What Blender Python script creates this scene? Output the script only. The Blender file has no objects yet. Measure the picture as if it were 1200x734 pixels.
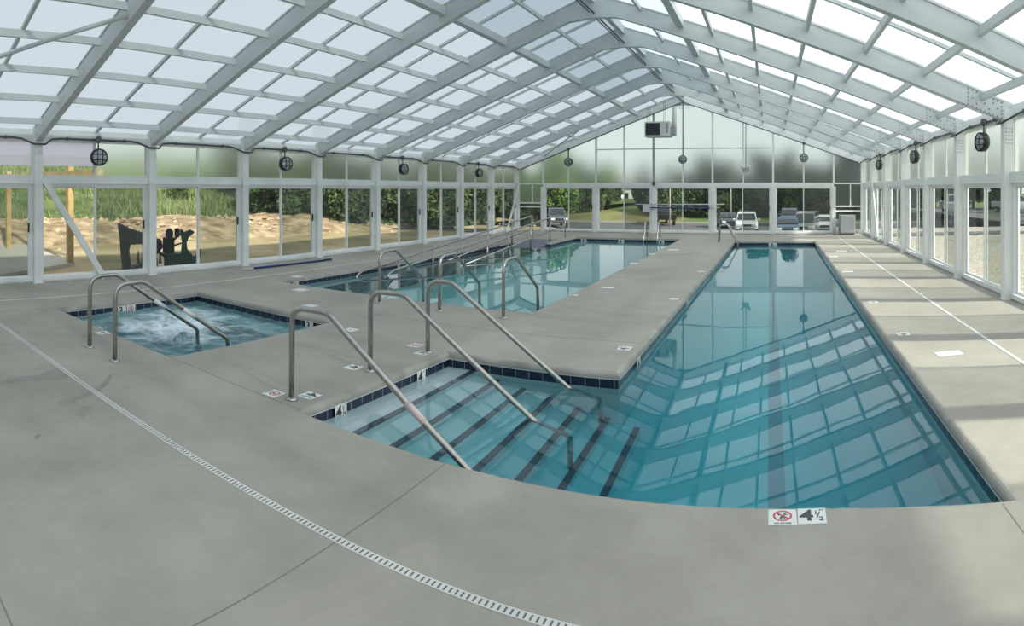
import bpy, bmesh, math, random
from math import sin, cos, tan, pi, radians, hypot
from mathutils import Vector, noise
from mathutils.geometry import tessellate_polygon

# ------------------------------------------------------------------ camera, sky, sun, exposure
SC = bpy.context.scene
COL = SC.collection
F, X0, Y0, EYE = 705.14, 902.29, 222.47, 1.8          # cylindrical panorama: pixels per radian, centre column, horizon row, eye height

cd = bpy.data.cameras.new('camera')
cam = bpy.data.objects.new('camera', cd)
COL.objects.link(cam)
cam.location = (0, 0, EYE)
cam.rotation_euler = (radians(90), 0, 0)
cd.type = 'PANO'
_t = cd if hasattr(cd, 'panorama_type') else cd.cycles
_t.panorama_type = 'CENTRAL_CYLINDRICAL'
_t.central_cylindrical_range_u_min = -X0 / F
_t.central_cylindrical_range_u_max = (1200 - X0) / F
_t.central_cylindrical_range_v_min = -(734 - Y0) / F
_t.central_cylindrical_range_v_max = Y0 / F
_t.central_cylindrical_radius = 1.0
cd.clip_start = 0.05
cd.clip_end = 600
SC.camera = cam

SC.view_settings.view_transform = 'Standard'
SC.view_settings.look = 'None'
SC.view_settings.gamma = 1.0
SC.view_settings.use_curve_mapping = False
SC.view_settings.exposure = 0.0
try:
    SC.cycles.max_bounces = 14
    SC.cycles.transparent_max_bounces = 24
    SC.cycles.transmission_bounces = 12
    SC.cycles.use_denoising = True
    SC.cycles.sample_clamp_indirect = 6.0
except Exception:
    pass

SKY = 1.0
world = bpy.data.worlds.new('sky')
SC.world = world
world.use_nodes = True
wn, wl = world.node_tree.nodes, world.node_tree.links
wn.clear()
wo = wn.new('ShaderNodeOutputWorld'); bg = wn.new('ShaderNodeBackground')
tc = wn.new('ShaderNodeTexCoord'); sp = wn.new('ShaderNodeSeparateXYZ')
rp = wn.new('ShaderNodeValToRGB'); nz = wn.new('ShaderNodeTexNoise')
mp = wn.new('ShaderNodeMapping'); mx = wn.new('ShaderNodeMix'); mx.data_type = 'RGBA'
r2 = wn.new('ShaderNodeValToRGB')
wl.new(tc.outputs['Generated'], sp.inputs[0]); wl.new(sp.outputs['Z'], rp.inputs[0])
e = rp.color_ramp.elements
e[0].position = 0.0; e[0].color = (0.93, 0.96, 0.97, 1)
e[1].position = 1.0; e[1].color = (0.70, 0.80, 0.92, 1)
m_ = e.new(0.35); m_.color = (0.82, 0.89, 0.96, 1)
wl.new(tc.outputs['Generated'], mp.inputs[0]); mp.inputs['Scale'].default_value = (1.5, 1.5, 4)
wl.new(mp.outputs[0], nz.inputs['Vector']); nz.inputs['Scale'].default_value = 1.6; nz.inputs['Detail'].default_value = 4
wl.new(nz.outputs[0], r2.inputs[0]); r2.color_ramp.elements[0].position = .4; r2.color_ramp.elements[1].position = .7
mx.inputs[0].default_value = 0.5
wl.new(r2.outputs[0], mx.inputs[0])
wl.new(rp.outputs[0], mx.inputs[6]); mx.inputs[7].default_value = (.98, 1.0, 1.0, 1)
wl.new(mx.outputs[2], bg.inputs[0]); bg.inputs[1].default_value = SKY
wl.new(bg.outputs[0], wo.inputs[0])

sd = bpy.data.lights.new('sun', 'SUN')
sun = bpy.data.objects.new('sun', sd); COL.objects.link(sun)
sd.energy = 8.0; sd.angle = radians(2.2); sd.color = (1.0, 0.95, 0.86)
sun.rotation_euler = Vector((1.0, -0.24, 0.60)).to_track_quat('Z', 'Y').to_euler()
sun.location = (20, -10, 30)

# ------------------------------------------------------------------ helpers
R = random.Random(7)

def at(px, py, h=0.0):
    """the point at height h seen at photo position px, py"""
    th = (px - X0) / F
    r = (EYE - h) * F / (py - Y0)
    return Vector((r * sin(th), r * cos(th), h))

def aty(px, py, y):
    """the point in the plane at depth y seen at px, py"""
    th = (px - X0) / F
    r = y / cos(th)
    return Vector((r * sin(th), y, EYE - (py - Y0) * r / F))

def tag(o, label=None, cat=None, group=None, kind=None):
    if label: o['label'] = label
    if cat: o['category'] = cat
    if group: o['group'] = group
    if kind: o['kind'] = kind
    return o

def empty(name, loc=(0, 0, 0), rz=0.0):
    o = bpy.data.objects.new(name, None)
    COL.objects.link(o); o.location = loc; o.rotation_euler = (0, 0, rz)
    o.empty_display_size = 0.2
    return o

class MB:
    def __init__(s):
        s.v = []; s.f = []; s.mi = []; s.sm = []
    def poly(s, pts, m=0, smooth=False):
        n = len(s.v); s.v += [tuple(p) for p in pts]
        s.f.append(tuple(range(n, n + len(pts)))); s.mi.append(m); s.sm.append(smooth)
    def box(s, a, b, m=0):
        (x0, y0, z0), (x1, y1, z1) = a, b
        if x0 > x1: x0, x1 = x1, x0
        if y0 > y1: y0, y1 = y1, y0
        if z0 > z1: z0, z1 = z1, z0
        n = len(s.v)
        s.v += [(x0, y0, z0), (x1, y0, z0), (x1, y1, z0), (x0, y1, z0), (x0, y0, z1), (x1, y0, z1), (x1, y1, z1), (x0, y1, z1)]
        for q in ((0, 3, 2, 1), (4, 5, 6, 7), (0, 1, 5, 4), (1, 2, 6, 5), (2, 3, 7, 6), (3, 0, 4, 7)):
            s.f.append(tuple(n + i for i in q)); s.mi.append(m); s.sm.append(False)
        return s
    def bar(s, a, b, w, h, up=(0, 0, 1), m=0):
        """a rectangular bar from a to b, w wide across, h along up"""
        a, b, up = Vector(a), Vector(b), Vector(up)
        d = (b - a).normalized(); side = d.cross(up).normalized(); u = side.cross(d).normalized()
        n = len(s.v)
        for p in (a, b):
            for i, j in ((-1, -1), (1, -1), (1, 1), (-1, 1)):
                s.v.append(tuple(p + side * (i * w / 2) + u * (j * h / 2)))
        for q in ((3, 2, 1, 0), (4, 5, 6, 7), (0, 1, 5, 4), (1, 2, 6, 5), (2, 3, 7, 6), (3, 0, 4, 7)):
            s.f.append(tuple(n + i for i in q)); s.mi.append(m); s.sm.append(False)
        return s
    def prism(s, pts, d, m=0):
        """polygon pts pushed along d, both given in 3D"""
        d = Vector(d); pts = [Vector(p) for p in pts]; n = len(pts)
        s.poly(pts[::-1], m); s.poly([p + d for p in pts], m)
        for i in range(n):
            j = (i + 1) % n
            s.poly([pts[i], pts[j], pts[j] + d, pts[i] + d], m)
        return s
    def tube(s, pts, r, seg=10, m=0, caps=True):
        pts = [Vector(p) for p in pts]; n0 = len(s.v)
        rs = r if isinstance(r, (list, tuple)) else [r] * len(pts)
        up = None
        for i, p in enumerate(pts):
            if i == 0: d = pts[1] - p
            elif i == len(pts) - 1: d = p - pts[i - 1]
            else: d = (pts[i + 1] - p).normalized() + (p - pts[i - 1]).normalized()
            d.normalize()
            if up is None:
                up = Vector((0, 0, 1)) if abs(d.z) < .9 else Vector((1, 0, 0))
            a = d.cross(up).normalized(); up = a.cross(d).normalized()
            for k in range(seg):
                t = 2 * pi * k / seg
                s.v.append(tuple(p + (a * cos(t) + up * sin(t)) * rs[i]))
        for i in range(len(pts) - 1):
            for k in range(seg):
                j = (k + 1) % seg; q = n0 + i * seg
                s.f.append((q + k, q + j, q + seg + j, q + seg + k)); s.mi.append(m); s.sm.append(True)
        if caps:
            s.f.append(tuple(n0 + k for k in range(seg))[::-1]); s.mi.append(m); s.sm.append(False)
            q = n0 + (len(pts) - 1) * seg
            s.f.append(tuple(q + k for k in range(seg))); s.mi.append(m); s.sm.append(False)
        return s
    def lathe(s, prof, c, axis='z', seg=24, m=0):
        """prof: (radius, along) pairs revolved about an axis through c"""
        c = Vector(c); n0 = len(s.v)
        for (r, h) in prof:
            for k in range(seg):
                t = 2 * pi * k / seg; a, b = r * cos(t), r * sin(t)
                o = {'z': (a, b, h), 'x': (h, a, b), 'y': (b, h, a)}[axis]
                s.v.append(tuple(c + Vector(o)))
        for i in range(len(prof) - 1):
            for k in range(seg):
                j = (k + 1) % seg; q = n0 + i * seg
                s.f.append((q + k, q + j, q + seg + j, q + seg + k)); s.mi.append(m); s.sm.append(True)
        s.f.append(tuple(n0 + k for k in range(seg))[::-1]); s.mi.append(m); s.sm.append(False)
        q = n0 + (len(prof) - 1) * seg
        s.f.append(tuple(q + k for k in range(seg))); s.mi.append(m); s.sm.append(False)
        return s
    def build(s, name, mats, parent=None, bevel=0, off=(0, 0, 0)):
        me = bpy.data.meshes.new(name)
        ox = Vector(off)
        me.from_pydata([tuple(Vector(v) - ox) for v in s.v], [], s.f)
        if not isinstance(mats, (list, tuple)): mats = [mats]
        for m in mats: me.materials.append(m)
        me.polygons.foreach_set('material_index', s.mi)
        me.polygons.foreach_set('use_smooth', s.sm)
        me.update()
        o = bpy.data.objects.new(name, me); COL.objects.link(o)
        if parent: o.parent = parent
        else: o.location = ox
        if bevel:
            b = o.modifiers.new('bevel', 'BEVEL'); b.width = bevel; b.segments = 2; b.limit_method = 'ANGLE'
        return o

def fillet(pts, rad, seg=6):
    """round the inner corners of a 3D polyline"""
    pts = [Vector(p) for p in pts]; out = [pts[0]]
    for i in range(1, len(pts) - 1):
        p, a, b = pts[i], pts[i - 1], pts[i + 1]
        u, v = (a - p), (b - p); lu, lv = u.length, v.length; u.normalize(); v.normalize()
        ang = u.angle(v); rr = rad[i - 1] if isinstance(rad, (list, tuple)) else rad
        t = min(rr / tan(ang / 2), lu * .49, lv * .49)
        A, B = p + u * t, p + v * t
        for k in range(seg + 1):
            w = k / seg
            out.append(A * (1 - w) ** 2 + p * 2 * w * (1 - w) + B * w * w)
    out.append(pts[-1]); return out

def copy_tree(o, parent=None):
    c = o.copy(); COL.objects.link(c); c.parent = parent
    for ch in [x for x in bpy.data.objects if x.parent == o]:
        copy_tree(ch, c)
    return c

def text_mesh(body, size, name='lettering', bold=0.0):
    cu = bpy.data.curves.new(name, 'FONT'); cu.body = body; cu.size = size
    cu.align_x = 'CENTER'; cu.align_y = 'CENTER'; cu.extrude = 0.0012; cu.offset = bold
    ob = bpy.data.objects.new(name, cu); COL.objects.link(ob)
    bpy.context.view_layer.update()
    me = bpy.data.meshes.new_from_object(ob.evaluated_get(bpy.context.evaluated_depsgraph_get()))
    bpy.data.objects.remove(ob); me.name = name
    return me

# ------------------------------------------------------------------ materials
def mat(name, col, rough=.5, metal=0.0, spec=.5, noise_amt=0.0, noise_scale=5.0, bump=0.0, bump_scale=40.0, col2=None, detail=5):
    m = bpy.data.materials.new(name); m.use_nodes = True
    n, l = m.node_tree.nodes, m.node_tree.links
    b = n['Principled BSDF']
    b.inputs['Base Color'].default_value = (*col, 1); b.inputs['Roughness'].default_value = rough
    b.inputs['Metallic'].default_value = metal; b.inputs['Specular IOR Level'].default_value = spec
    c = n.new('ShaderNodeTexCoord')
    if noise_amt or col2:
        t = n.new('ShaderNodeTexNoise'); t.inputs['Scale'].default_value = noise_scale; t.inputs['Detail'].default_value = detail
        l.new(c.outputs['Object'], t.inputs['Vector'])
        r = n.new('ShaderNodeValToRGB'); l.new(t.outputs[0], r.inputs[0])
        r.color_ramp.elements[0].position = .32; r.color_ramp.elements[1].position = .68
        k = noise_amt
        r.color_ramp.elements[0].color = (*[x * (1 - k) for x in col], 1)
        r.color_ramp.elements[1].color = (*(col2 or [min(1, x * (1 + k)) for x in col]), 1)
        l.new(r.outputs[0], b.inputs['Base Color'])
    if bump:
        t2 = n.new('ShaderNodeTexNoise'); t2.inputs['Scale'].default_value = bump_scale; t2.inputs['Detail'].default_value = 4
        l.new(c.outputs['Object'], t2.inputs['Vector'])
        bp = n.new('ShaderNodeBump'); bp.inputs['Strength'].default_value = bump; bp.inputs['Distance'].default_value = .02
        l.new(t2.outputs[0], bp.inputs['Height']); l.new(bp.outputs[0], b.inputs['Normal'])
    return m

def shader(name):
    m = bpy.data.materials.new(name); m.use_nodes = True
    n, l = m.node_tree.nodes, m.node_tree.links; n.clear()
    o = n.new('ShaderNodeOutputMaterial'); return m, n, l, o

def mix(n, l, fac, a, b):
    x = n.new('ShaderNodeMixShader')
    if isinstance(fac, float): x.inputs[0].default_value = fac
    else: l.new(fac, x.inputs[0])
    l.new(a.outputs[0], x.inputs[1]); l.new(b.outputs[0], x.inputs[2]); return x

def deck_mat():
    m = bpy.data.materials.new('broom_finished_concrete'); m.use_nodes = True
    n, l = m.node_tree.nodes, m.node_tree.links; b = n['Principled BSDF']
    c = n.new('ShaderNodeTexCoord')
    def nz(scale, detail, rough=.5, vec=None, dist=0.0):
        t = n.new('ShaderNodeTexNoise'); t.inputs['Scale'].default_value = scale; t.inputs['Detail'].default_value = detail
        t.inputs['Roughness'].default_value = rough; t.inputs['Distortion'].default_value = dist
        l.new(vec or c.outputs['Object'], t.inputs['Vector']); return t
    big = nz(.55, 6, .6, dist=.4); r1 = n.new('ShaderNodeValToRGB'); l.new(big.outputs[0], r1.inputs[0])
    r1.color_ramp.elements[0].position = .3; r1.color_ramp.elements[1].position = .7
    r1.color_ramp.elements[0].color = (.315, .295, .258, 1); r1.color_ramp.elements[1].color = (.41, .39, .34, 1)
    fine = nz(2.6, 10, .72, dist=.15); mx1 = n.new('ShaderNodeMix'); mx1.data_type = 'RGBA'; mx1.blend_type = 'MULTIPLY'
    r2 = n.new('ShaderNodeValToRGB'); l.new(fine.outputs[0], r2.inputs[0])
    r2.color_ramp.elements[0].position = .25; r2.color_ramp.elements[1].position = .75
    r2.color_ramp.elements[0].color = (.87, .87, .87, 1); r2.color_ramp.elements[1].color = (1.08, 1.08, 1.08, 1)
    mx1.inputs[0].default_value = 1; l.new(r1.outputs[0], mx1.inputs[6]); l.new(r2.outputs[0], mx1.inputs[7])
    l.new(mx1.outputs[2], b.inputs['Base Color'])
    b.inputs['Roughness'].default_value = .62; b.inputs['Specular IOR Level'].default_value = .35
    br = nz(120, 3); bp = n.new('ShaderNodeBump'); bp.inputs['Strength'].default_value = .12; bp.inputs['Distance'].default_value = .004
    l.new(br.outputs[0], bp.inputs['Height']); l.new(bp.outputs[0], b.inputs['Normal'])
    return m

def roof_panel_mat(name, t_col, t_fac, d_col):
    m, n, l, o = shader(name)
    t = n.new('ShaderNodeBsdfTransparent'); t.inputs[0].default_value = (*t_col, 1)
    d = n.new('ShaderNodeBsdfTranslucent'); d.inputs[0].default_value = (*d_col, 1)
    l.new(mix(n, l, t_fac, d, t).outputs[0], o.inputs[0]); return m

def glass_mat(name, tint, haze=0.0, haze_col=(.5, .55, .5)):
    m, n, l, o = shader(name)
    t = n.new('ShaderNodeBsdfTransparent'); t.inputs[0].default_value = (*tint, 1)
    g = n.new('ShaderNodeBsdfGlossy'); g.inputs['Roughness'].default_value = .02; g.inputs[0].default_value = (.9, .95, 1, 1)
    f = n.new('ShaderNodeFresnel'); f.inputs[0].default_value = 1.3
    a = t
    if haze:
        d = n.new('ShaderNodeBsdfDiffuse'); d.inputs[0].default_value = (*haze_col, 1)
        a = mix(n, l, haze, t, d)
    l.new(mix(n, l, f.outputs[0], a, g).outputs[0], o.inputs[0]); return m

def poly_mat(name, col, rough=.3, clear=.25, haze=.1):
    """blurry twin-wall polycarbonate"""
    m, n, l, o = shader(name)
    t = n.new('ShaderNodeBsdfTransparent'); t.inputs[0].default_value = (*col, 1)
    r = n.new('ShaderNodeBsdfRefraction'); r.inputs['Color'].default_value = (*col, 1); r.inputs['Roughness'].default_value = rough; r.inputs['IOR'].default_value = 1.35
    d = n.new('ShaderNodeBsdfTranslucent'); d.inputs[0].default_value = (.85, .9, .88, 1)
    a = mix(n, l, clear, r, t); l.new(mix(n, l, haze, a, d).outputs[0], o.inputs[0]); return m

def water_mat(name, sigma, dens, bump=.15, foam=False):
    m, n, l, o = shader(name)
    g = n.new('ShaderNodeBsdfGlass'); g.inputs['IOR'].default_value = 1.33; g.inputs['Roughness'].default_value = 0.0
    g.inputs[0].default_value = (.97, 1, 1, 1)
    c = n.new('ShaderNodeTexCoord'); mpn = n.new('ShaderNodeMapping'); mpn.inputs['Scale'].default_value = (1, .8, 1)
    l.new(c.outputs['Object'], mpn.inputs[0])
    t = n.new('ShaderNodeTexNoise'); t.inputs['Scale'].default_value = 1.1 if not foam else 6; t.inputs['Detail'].default_value = 1.5 if not foam else 5
    l.new(mpn.outputs[0], t.inputs['Vector'])
    bp = n.new('ShaderNodeBump'); bp.inputs['Strength'].default_value = bump; bp.inputs['Distance'].default_value = .05
    l.new(t.outputs[0], bp.inputs['Height']); l.new(bp.outputs[0], g.inputs['Normal'])
    v = n.new('ShaderNodeVolumeAbsorption'); v.inputs[0].default_value = (*sigma, 1); v.inputs['Density'].default_value = dens
    surf = g
    if foam:
        d = n.new('ShaderNodeBsdfDiffuse'); d.inputs[0].default_value = (.75, .85, .9, 1)
        w = n.new('ShaderNodeTexNoise'); w.inputs['Scale'].default_value = 1.6; w.inputs['Detail'].default_value = 9; w.inputs['Roughness'].default_value = .72; w.inputs['Distortion'].default_value = 1.2
        l.new(c.outputs['Object'], w.inputs['Vector'])
        grad = n.new('ShaderNodeVectorMath'); grad.operation = 'DISTANCE'
        l.new(c.outputs['Object'], grad.inputs[0]); grad.inputs[1].default_value = (-7.2, 4.7, -.1)
        mr = n.new('ShaderNodeMapRange'); mr.inputs[1].default_value = .3; mr.inputs[2].default_value = 1.9; mr.inputs[3].default_value = .16; mr.inputs[4].default_value = -.16
        l.new(grad.outputs['Value'], mr.inputs[0])
        ad = n.new('ShaderNodeMath'); ad.operation = 'ADD'; l.new(w.outputs[0], ad.inputs[0]); l.new(mr.outputs[0], ad.inputs[1])
        rr = n.new('ShaderNodeValToRGB'); rr.color_ramp.elements[0].position = .49; rr.color_ramp.elements[1].position = .72
        l.new(ad.outputs[0], rr.inputs[0]); l.new(bp.outputs[0], d.inputs['Normal'])
        surf = mix(n, l, rr.outputs[0], g, d)
    l.new(surf.outputs[0], o.inputs[0]); l.new(v.outputs[0], o.inputs['Volume'])
    return m

def tile_mat():
    m = bpy.data.materials.new('navy_glazed_tile'); m.use_nodes = True
    n, l = m.node_tree.nodes, m.node_tree.links; b = n['Principled BSDF']
    c = n.new('ShaderNodeTexCoord'); s = n.new('ShaderNodeSeparateXYZ'); l.new(c.outputs['Object'], s.inputs[0])
    nz_ = n.new('ShaderNodeTexNoise'); nz_.inputs['Scale'].default_value = 7; l.new(c.outputs['Object'], nz_.inputs['Vector'])
    def line(sock):
        a = n.new('ShaderNodeMath'); a.operation = 'DIVIDE'; l.new(sock, a.inputs[0]); a.inputs[1].default_value = .152
        f = n.new('ShaderNodeMath'); f.operation = 'FRACT'; l.new(a.outputs[0], f.inputs[0])
        k = n.new('ShaderNodeMath'); k.operation = 'LESS_THAN'; l.new(f.outputs[0], k.inputs[0]); k.inputs[1].default_value = .035; return k
    gm = n.new('ShaderNodeNewGeometry'); sg = n.new('ShaderNodeSeparateXYZ'); l.new(gm.outputs['Normal'], sg.inputs[0])
    ab = n.new('ShaderNodeMath'); ab.operation = 'ABSOLUTE'; l.new(sg.outputs['X'], ab.inputs[0])
    gt = n.new('ShaderNodeMath'); gt.operation = 'GREATER_THAN'; l.new(ab.outputs[0], gt.inputs[0]); gt.inputs[1].default_value = .7
    lx, ly = line(s.outputs['X']), line(s.outputs['Y'])
    mxv = n.new('ShaderNodeMix'); l.new(gt.outputs[0], mxv.inputs[0]); l.new(lx.outputs[0], mxv.inputs[2]); l.new(ly.outputs[0], mxv.inputs[3])
    r = n.new('ShaderNodeValToRGB'); l.new(nz_.outputs[0], r.inputs[0])
    r.color_ramp.elements[0].color = (.008, .014, .035, 1); r.color_ramp.elements[1].color = (.018, .030, .065, 1)
    mc = n.new('ShaderNodeMix'); mc.data_type = 'RGBA'; l.new(mxv.outputs[0], mc.inputs[0]); l.new(r.outputs[0], mc.inputs[6]); mc.inputs[7].default_value = (.32, .36, .4, 1)
    l.new(mc.outputs[2], b.inputs['Base Color']); b.inputs['Roughness'].default_value = .18
    return m

M = dict(
    deck=deck_mat(),
    white=mat('white_painted_aluminium', (.80, .82, .815), .45, 0, .4, .04, 3),
    rafter=mat('pale_grey_painted_steel', (.60, .635, .64), .5, 0, .35, .04, 2),
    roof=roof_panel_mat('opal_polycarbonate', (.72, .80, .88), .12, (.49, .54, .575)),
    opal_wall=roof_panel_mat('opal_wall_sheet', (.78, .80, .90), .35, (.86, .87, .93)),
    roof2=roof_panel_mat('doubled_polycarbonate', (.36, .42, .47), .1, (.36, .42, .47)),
    clear=glass_mat('clear_glass', (.88, .91, .88), .04, (.55, .58, .55)),
    screen=glass_mat('dusty_double_glass', (.50, .55, .51), .16, (.42, .46, .40)),
    poly=poly_mat('twin_wall_polycarbonate', (.90, .95, .92), .24, .05, .09),
    wall_white=mat('white_sheet_metal', (.70, .73, .74), .4, 0, .4, .03, 3),
    steel=mat('brushed_stainless', (.46, .44, .41), .26, 1.0, .5, .1, 30),
    conduit=mat('grey_conduit', (.10, .12, .13), .5, .3),
    black=mat('black_cast_metal', (.02, .024, .026), .5, .2),
    lens=mat('frosted_lens', (.42, .45, .47), .3),
    tile=tile_mat(),
    grout=mat('white_grout', (.62, .66, .68), .6),
    plaster=mat('pool_plaster', (.66, .74, .76), .6, 0, .3, .03, 2),
    ramp=mat('rough_ramp_plaster', (.20, .21, .25), .8, 0, .2, .15, 8, .3, 60),
    lane=mat('slate_lane_tile', (.33, .41, .47), .4),
    nosing=mat('dark_step_tile', (.055, .08, .115), .3),
    water=water_mat('pool_water', (.02, .75, .825), .95, .045),
    water_l=water_mat('leisure_pool_water', (.10, .80, .84), .5, .035),
    foam=water_mat('bubbling_water', (.06, .72, .80), 1.1, .55, True),
    marker=mat('white_ceramic', (.74, .76, .74), .35),
    ink=mat('dark_grey_glaze', (.03, .032, .038), .4),
    red=mat('red_glaze', (.50, .05, .07), .4),
    drain=mat('white_plastic_grate', (.66, .67, .65), .5),
    slot=mat('drain_slot', (.16, .16, .15), .8),
    coping=mat('damp_shaded_coping', (.31, .30, .27), .45, 0, .4, .2, 3),  # damp, algae-stained bullnose, with the shade on its curve painted into the colour
    joint=mat('dark_joint_sealant', (.21, .205, .185), .8),
    stain=mat('damp_concrete', (.255, .245, .215), .5, 0, .4, .12, 6),
    blue=mat('blue_anodised_pole', (.02, .05, .22), .35, .3),
    offwhite=mat('off_white_enamel', (.66, .66, .63), .4),
    louver=mat('dark_louvre', (.05, .05, .07), .5),
    cab=mat('grey_cabinet', (.36, .39, .41), .45, .3, .5, .06, 3),
    pink=mat('pale_pink_tape', (.60, .47, .47), .6),
    wood=mat('yellow_pine', (.38, .27, .12), .7, 0, .3, .2, 4),
    pad=mat('fresh_concrete_pad', (.46, .44, .38), .8, 0, .2, .08, 2),
    dirt=mat('tan_dirt', (.36, .27, .15), .95, 0, .1, .22, .5, .4, 8, (.52, .43, .26)),
    rubble=mat('dirt_rubble', (.24, .165, .10), .95, 0, .1, .3, 1.6, .9, 9, (.50, .39, .25)),
    gravel=mat('pale_gravel', (.30, .26, .20), .95, 0, .1, .3, 14, .9, 30, (.66, .62, .53)),
    grass=mat('hill_grass', (.075, .115, .04), .95, 0, .1, .3, .8, .5, 6, (.155, .20, .08)),
    lawn=mat('mown_lawn', (.11, .16, .055), .95, 0, .1, .2, .5),
    blade=mat('tall_pale_grass', (.21, .25, .115), .9, 0, .1, .3, 1.5),
    asphalt=mat('asphalt', (.115, .12, .125), .9, 0, .2, .15, .4),
    paint=mat('parking_paint', (.7, .7, .68), .7),
    mulch=mat('brown_bank', (.27, .20, .11), .95, 0, .1, .25, .5, 0, 1, (.20, .24, .09)),
    bark=mat('bark', (.10, .075, .05), .9, 0, .1, .2, 8),
    leaf_a=mat('deep_green_leaves', (.05, .085, .035), .7, 0, .2, .4, .7, 0, 1, (.10, .155, .06)),
    leaf_b=mat('bright_green_leaves', (.10, .19, .04), .7, 0, .2, .35, .7, 0, 1, (.22, .34, .08)),
    leaf_c=mat('dark_conifer_leaves', (.035, .06, .034), .7, 0, .2, .4, .7, 0, 1, (.055, .10, .045)),
    machine=mat('dark_green_machine_paint', (.018, .055, .048), .5, .2, .5, .25, 6),
    machine_k=mat('black_machine_steel', (.022, .025, .028), .6, .4, .5, .3, 8),
    tyre=mat('tyre_rubber', (.02, .02, .021), .85),
    carglass=mat('dark_car_glass', (.02, .03, .035), .08),
    chrome=mat('car_chrome', (.7, .72, .74), .2, 1),
    lamp=mat('headlamp_glass', (.75, .78, .8), .15),
    roof_red=mat('brown_shingles', (.20, .09, .06), .9),
    siding=mat('white_siding', (.8, .8, .78), .7),
    pale_metal=mat('pale_pavilion_sheet', (.62, .64, .74), .5),
)
for a_, b_ in (('car_white', (.72, .75, .78)), ('car_charcoal', (.06, .07, .08)), ('car_blue', (.05, .09, .14)), ('car_grey', (.20, .22, .25)), ('car_black', (.015, .016, .018)), ('car_slate', (.11, .14, .17))):
    M[a_] = mat(a_ + '_paint', b_, .25, .2, .6)

# ------------------------------------------------------------------ main dimensions (metres)
XL, XR = -10.84, 3.72              # inner faces of the columns
XG_L, XG_R = -11.02, 3.92          # glazing planes
BAY = 2.557
FY = {k: 4.027 + BAY * (k - 1) for k in range(-2, 10)}   # depth of each portal frame
FAR = FY[9]                        # far gable wall
NEAR = FY[-2]
RX = -3.557                        # ridge
EL, ER = 2.686, 2.90               # rafter underside at the eaves
RZ = 5.43
DEPTH = .35
def under(x):                      # rafter underside height at x
    if x < RX: return EL + (RZ - EL) * (x - XL) / (RX - XL)
    return ER + (RZ - ER) * (XR - x) / (XR - RX)
H_HEAD0, H_HEAD1 = 1.915, 2.09     # header beam

def offset_loop(pts, d):
    """shift a counter-clockwise loop outwards by d"""
    n = len(pts); out = []
    for i in range(n):
        a, b, c = Vector(pts[i - 1]), Vector(pts[i]), Vector(pts[(i + 1) % n])
        u = (b - a).normalized(); v = (c - b).normalized()
        nu, nv = Vector((u.y, -u.x)), Vector((v.y, -v.x))
        bis = (nu + nv).normalized(); k = d / max(.3, bis.dot(nu))
        out.append(b + bis * k)
    return out

LAP = [(-3.43, 3.50), (-2.2, 3.445), (-.9, 3.44), (0, 3.445), (.45, 3.42), (.9, 3.35), (1.35, 3.25), (1.56, 21.1), (-1.22, 21.1), (-1.46, 5.72), (-3.38, 5.72)]
SPA = [(-8.45, 3.46), (-5.47, 3.55), (-5.50, 6.15), (-8.62, 6.15)]
LEI = [(-8.66, 8.15), (-3.42, 8.15), (-3.27, 21.85), (-7.30, 21.85), (-7.30, 19.15), (-7.50, 19.15), (-7.50, 20.3), (-8.66, 20.3)]
WATER = -.148

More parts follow.
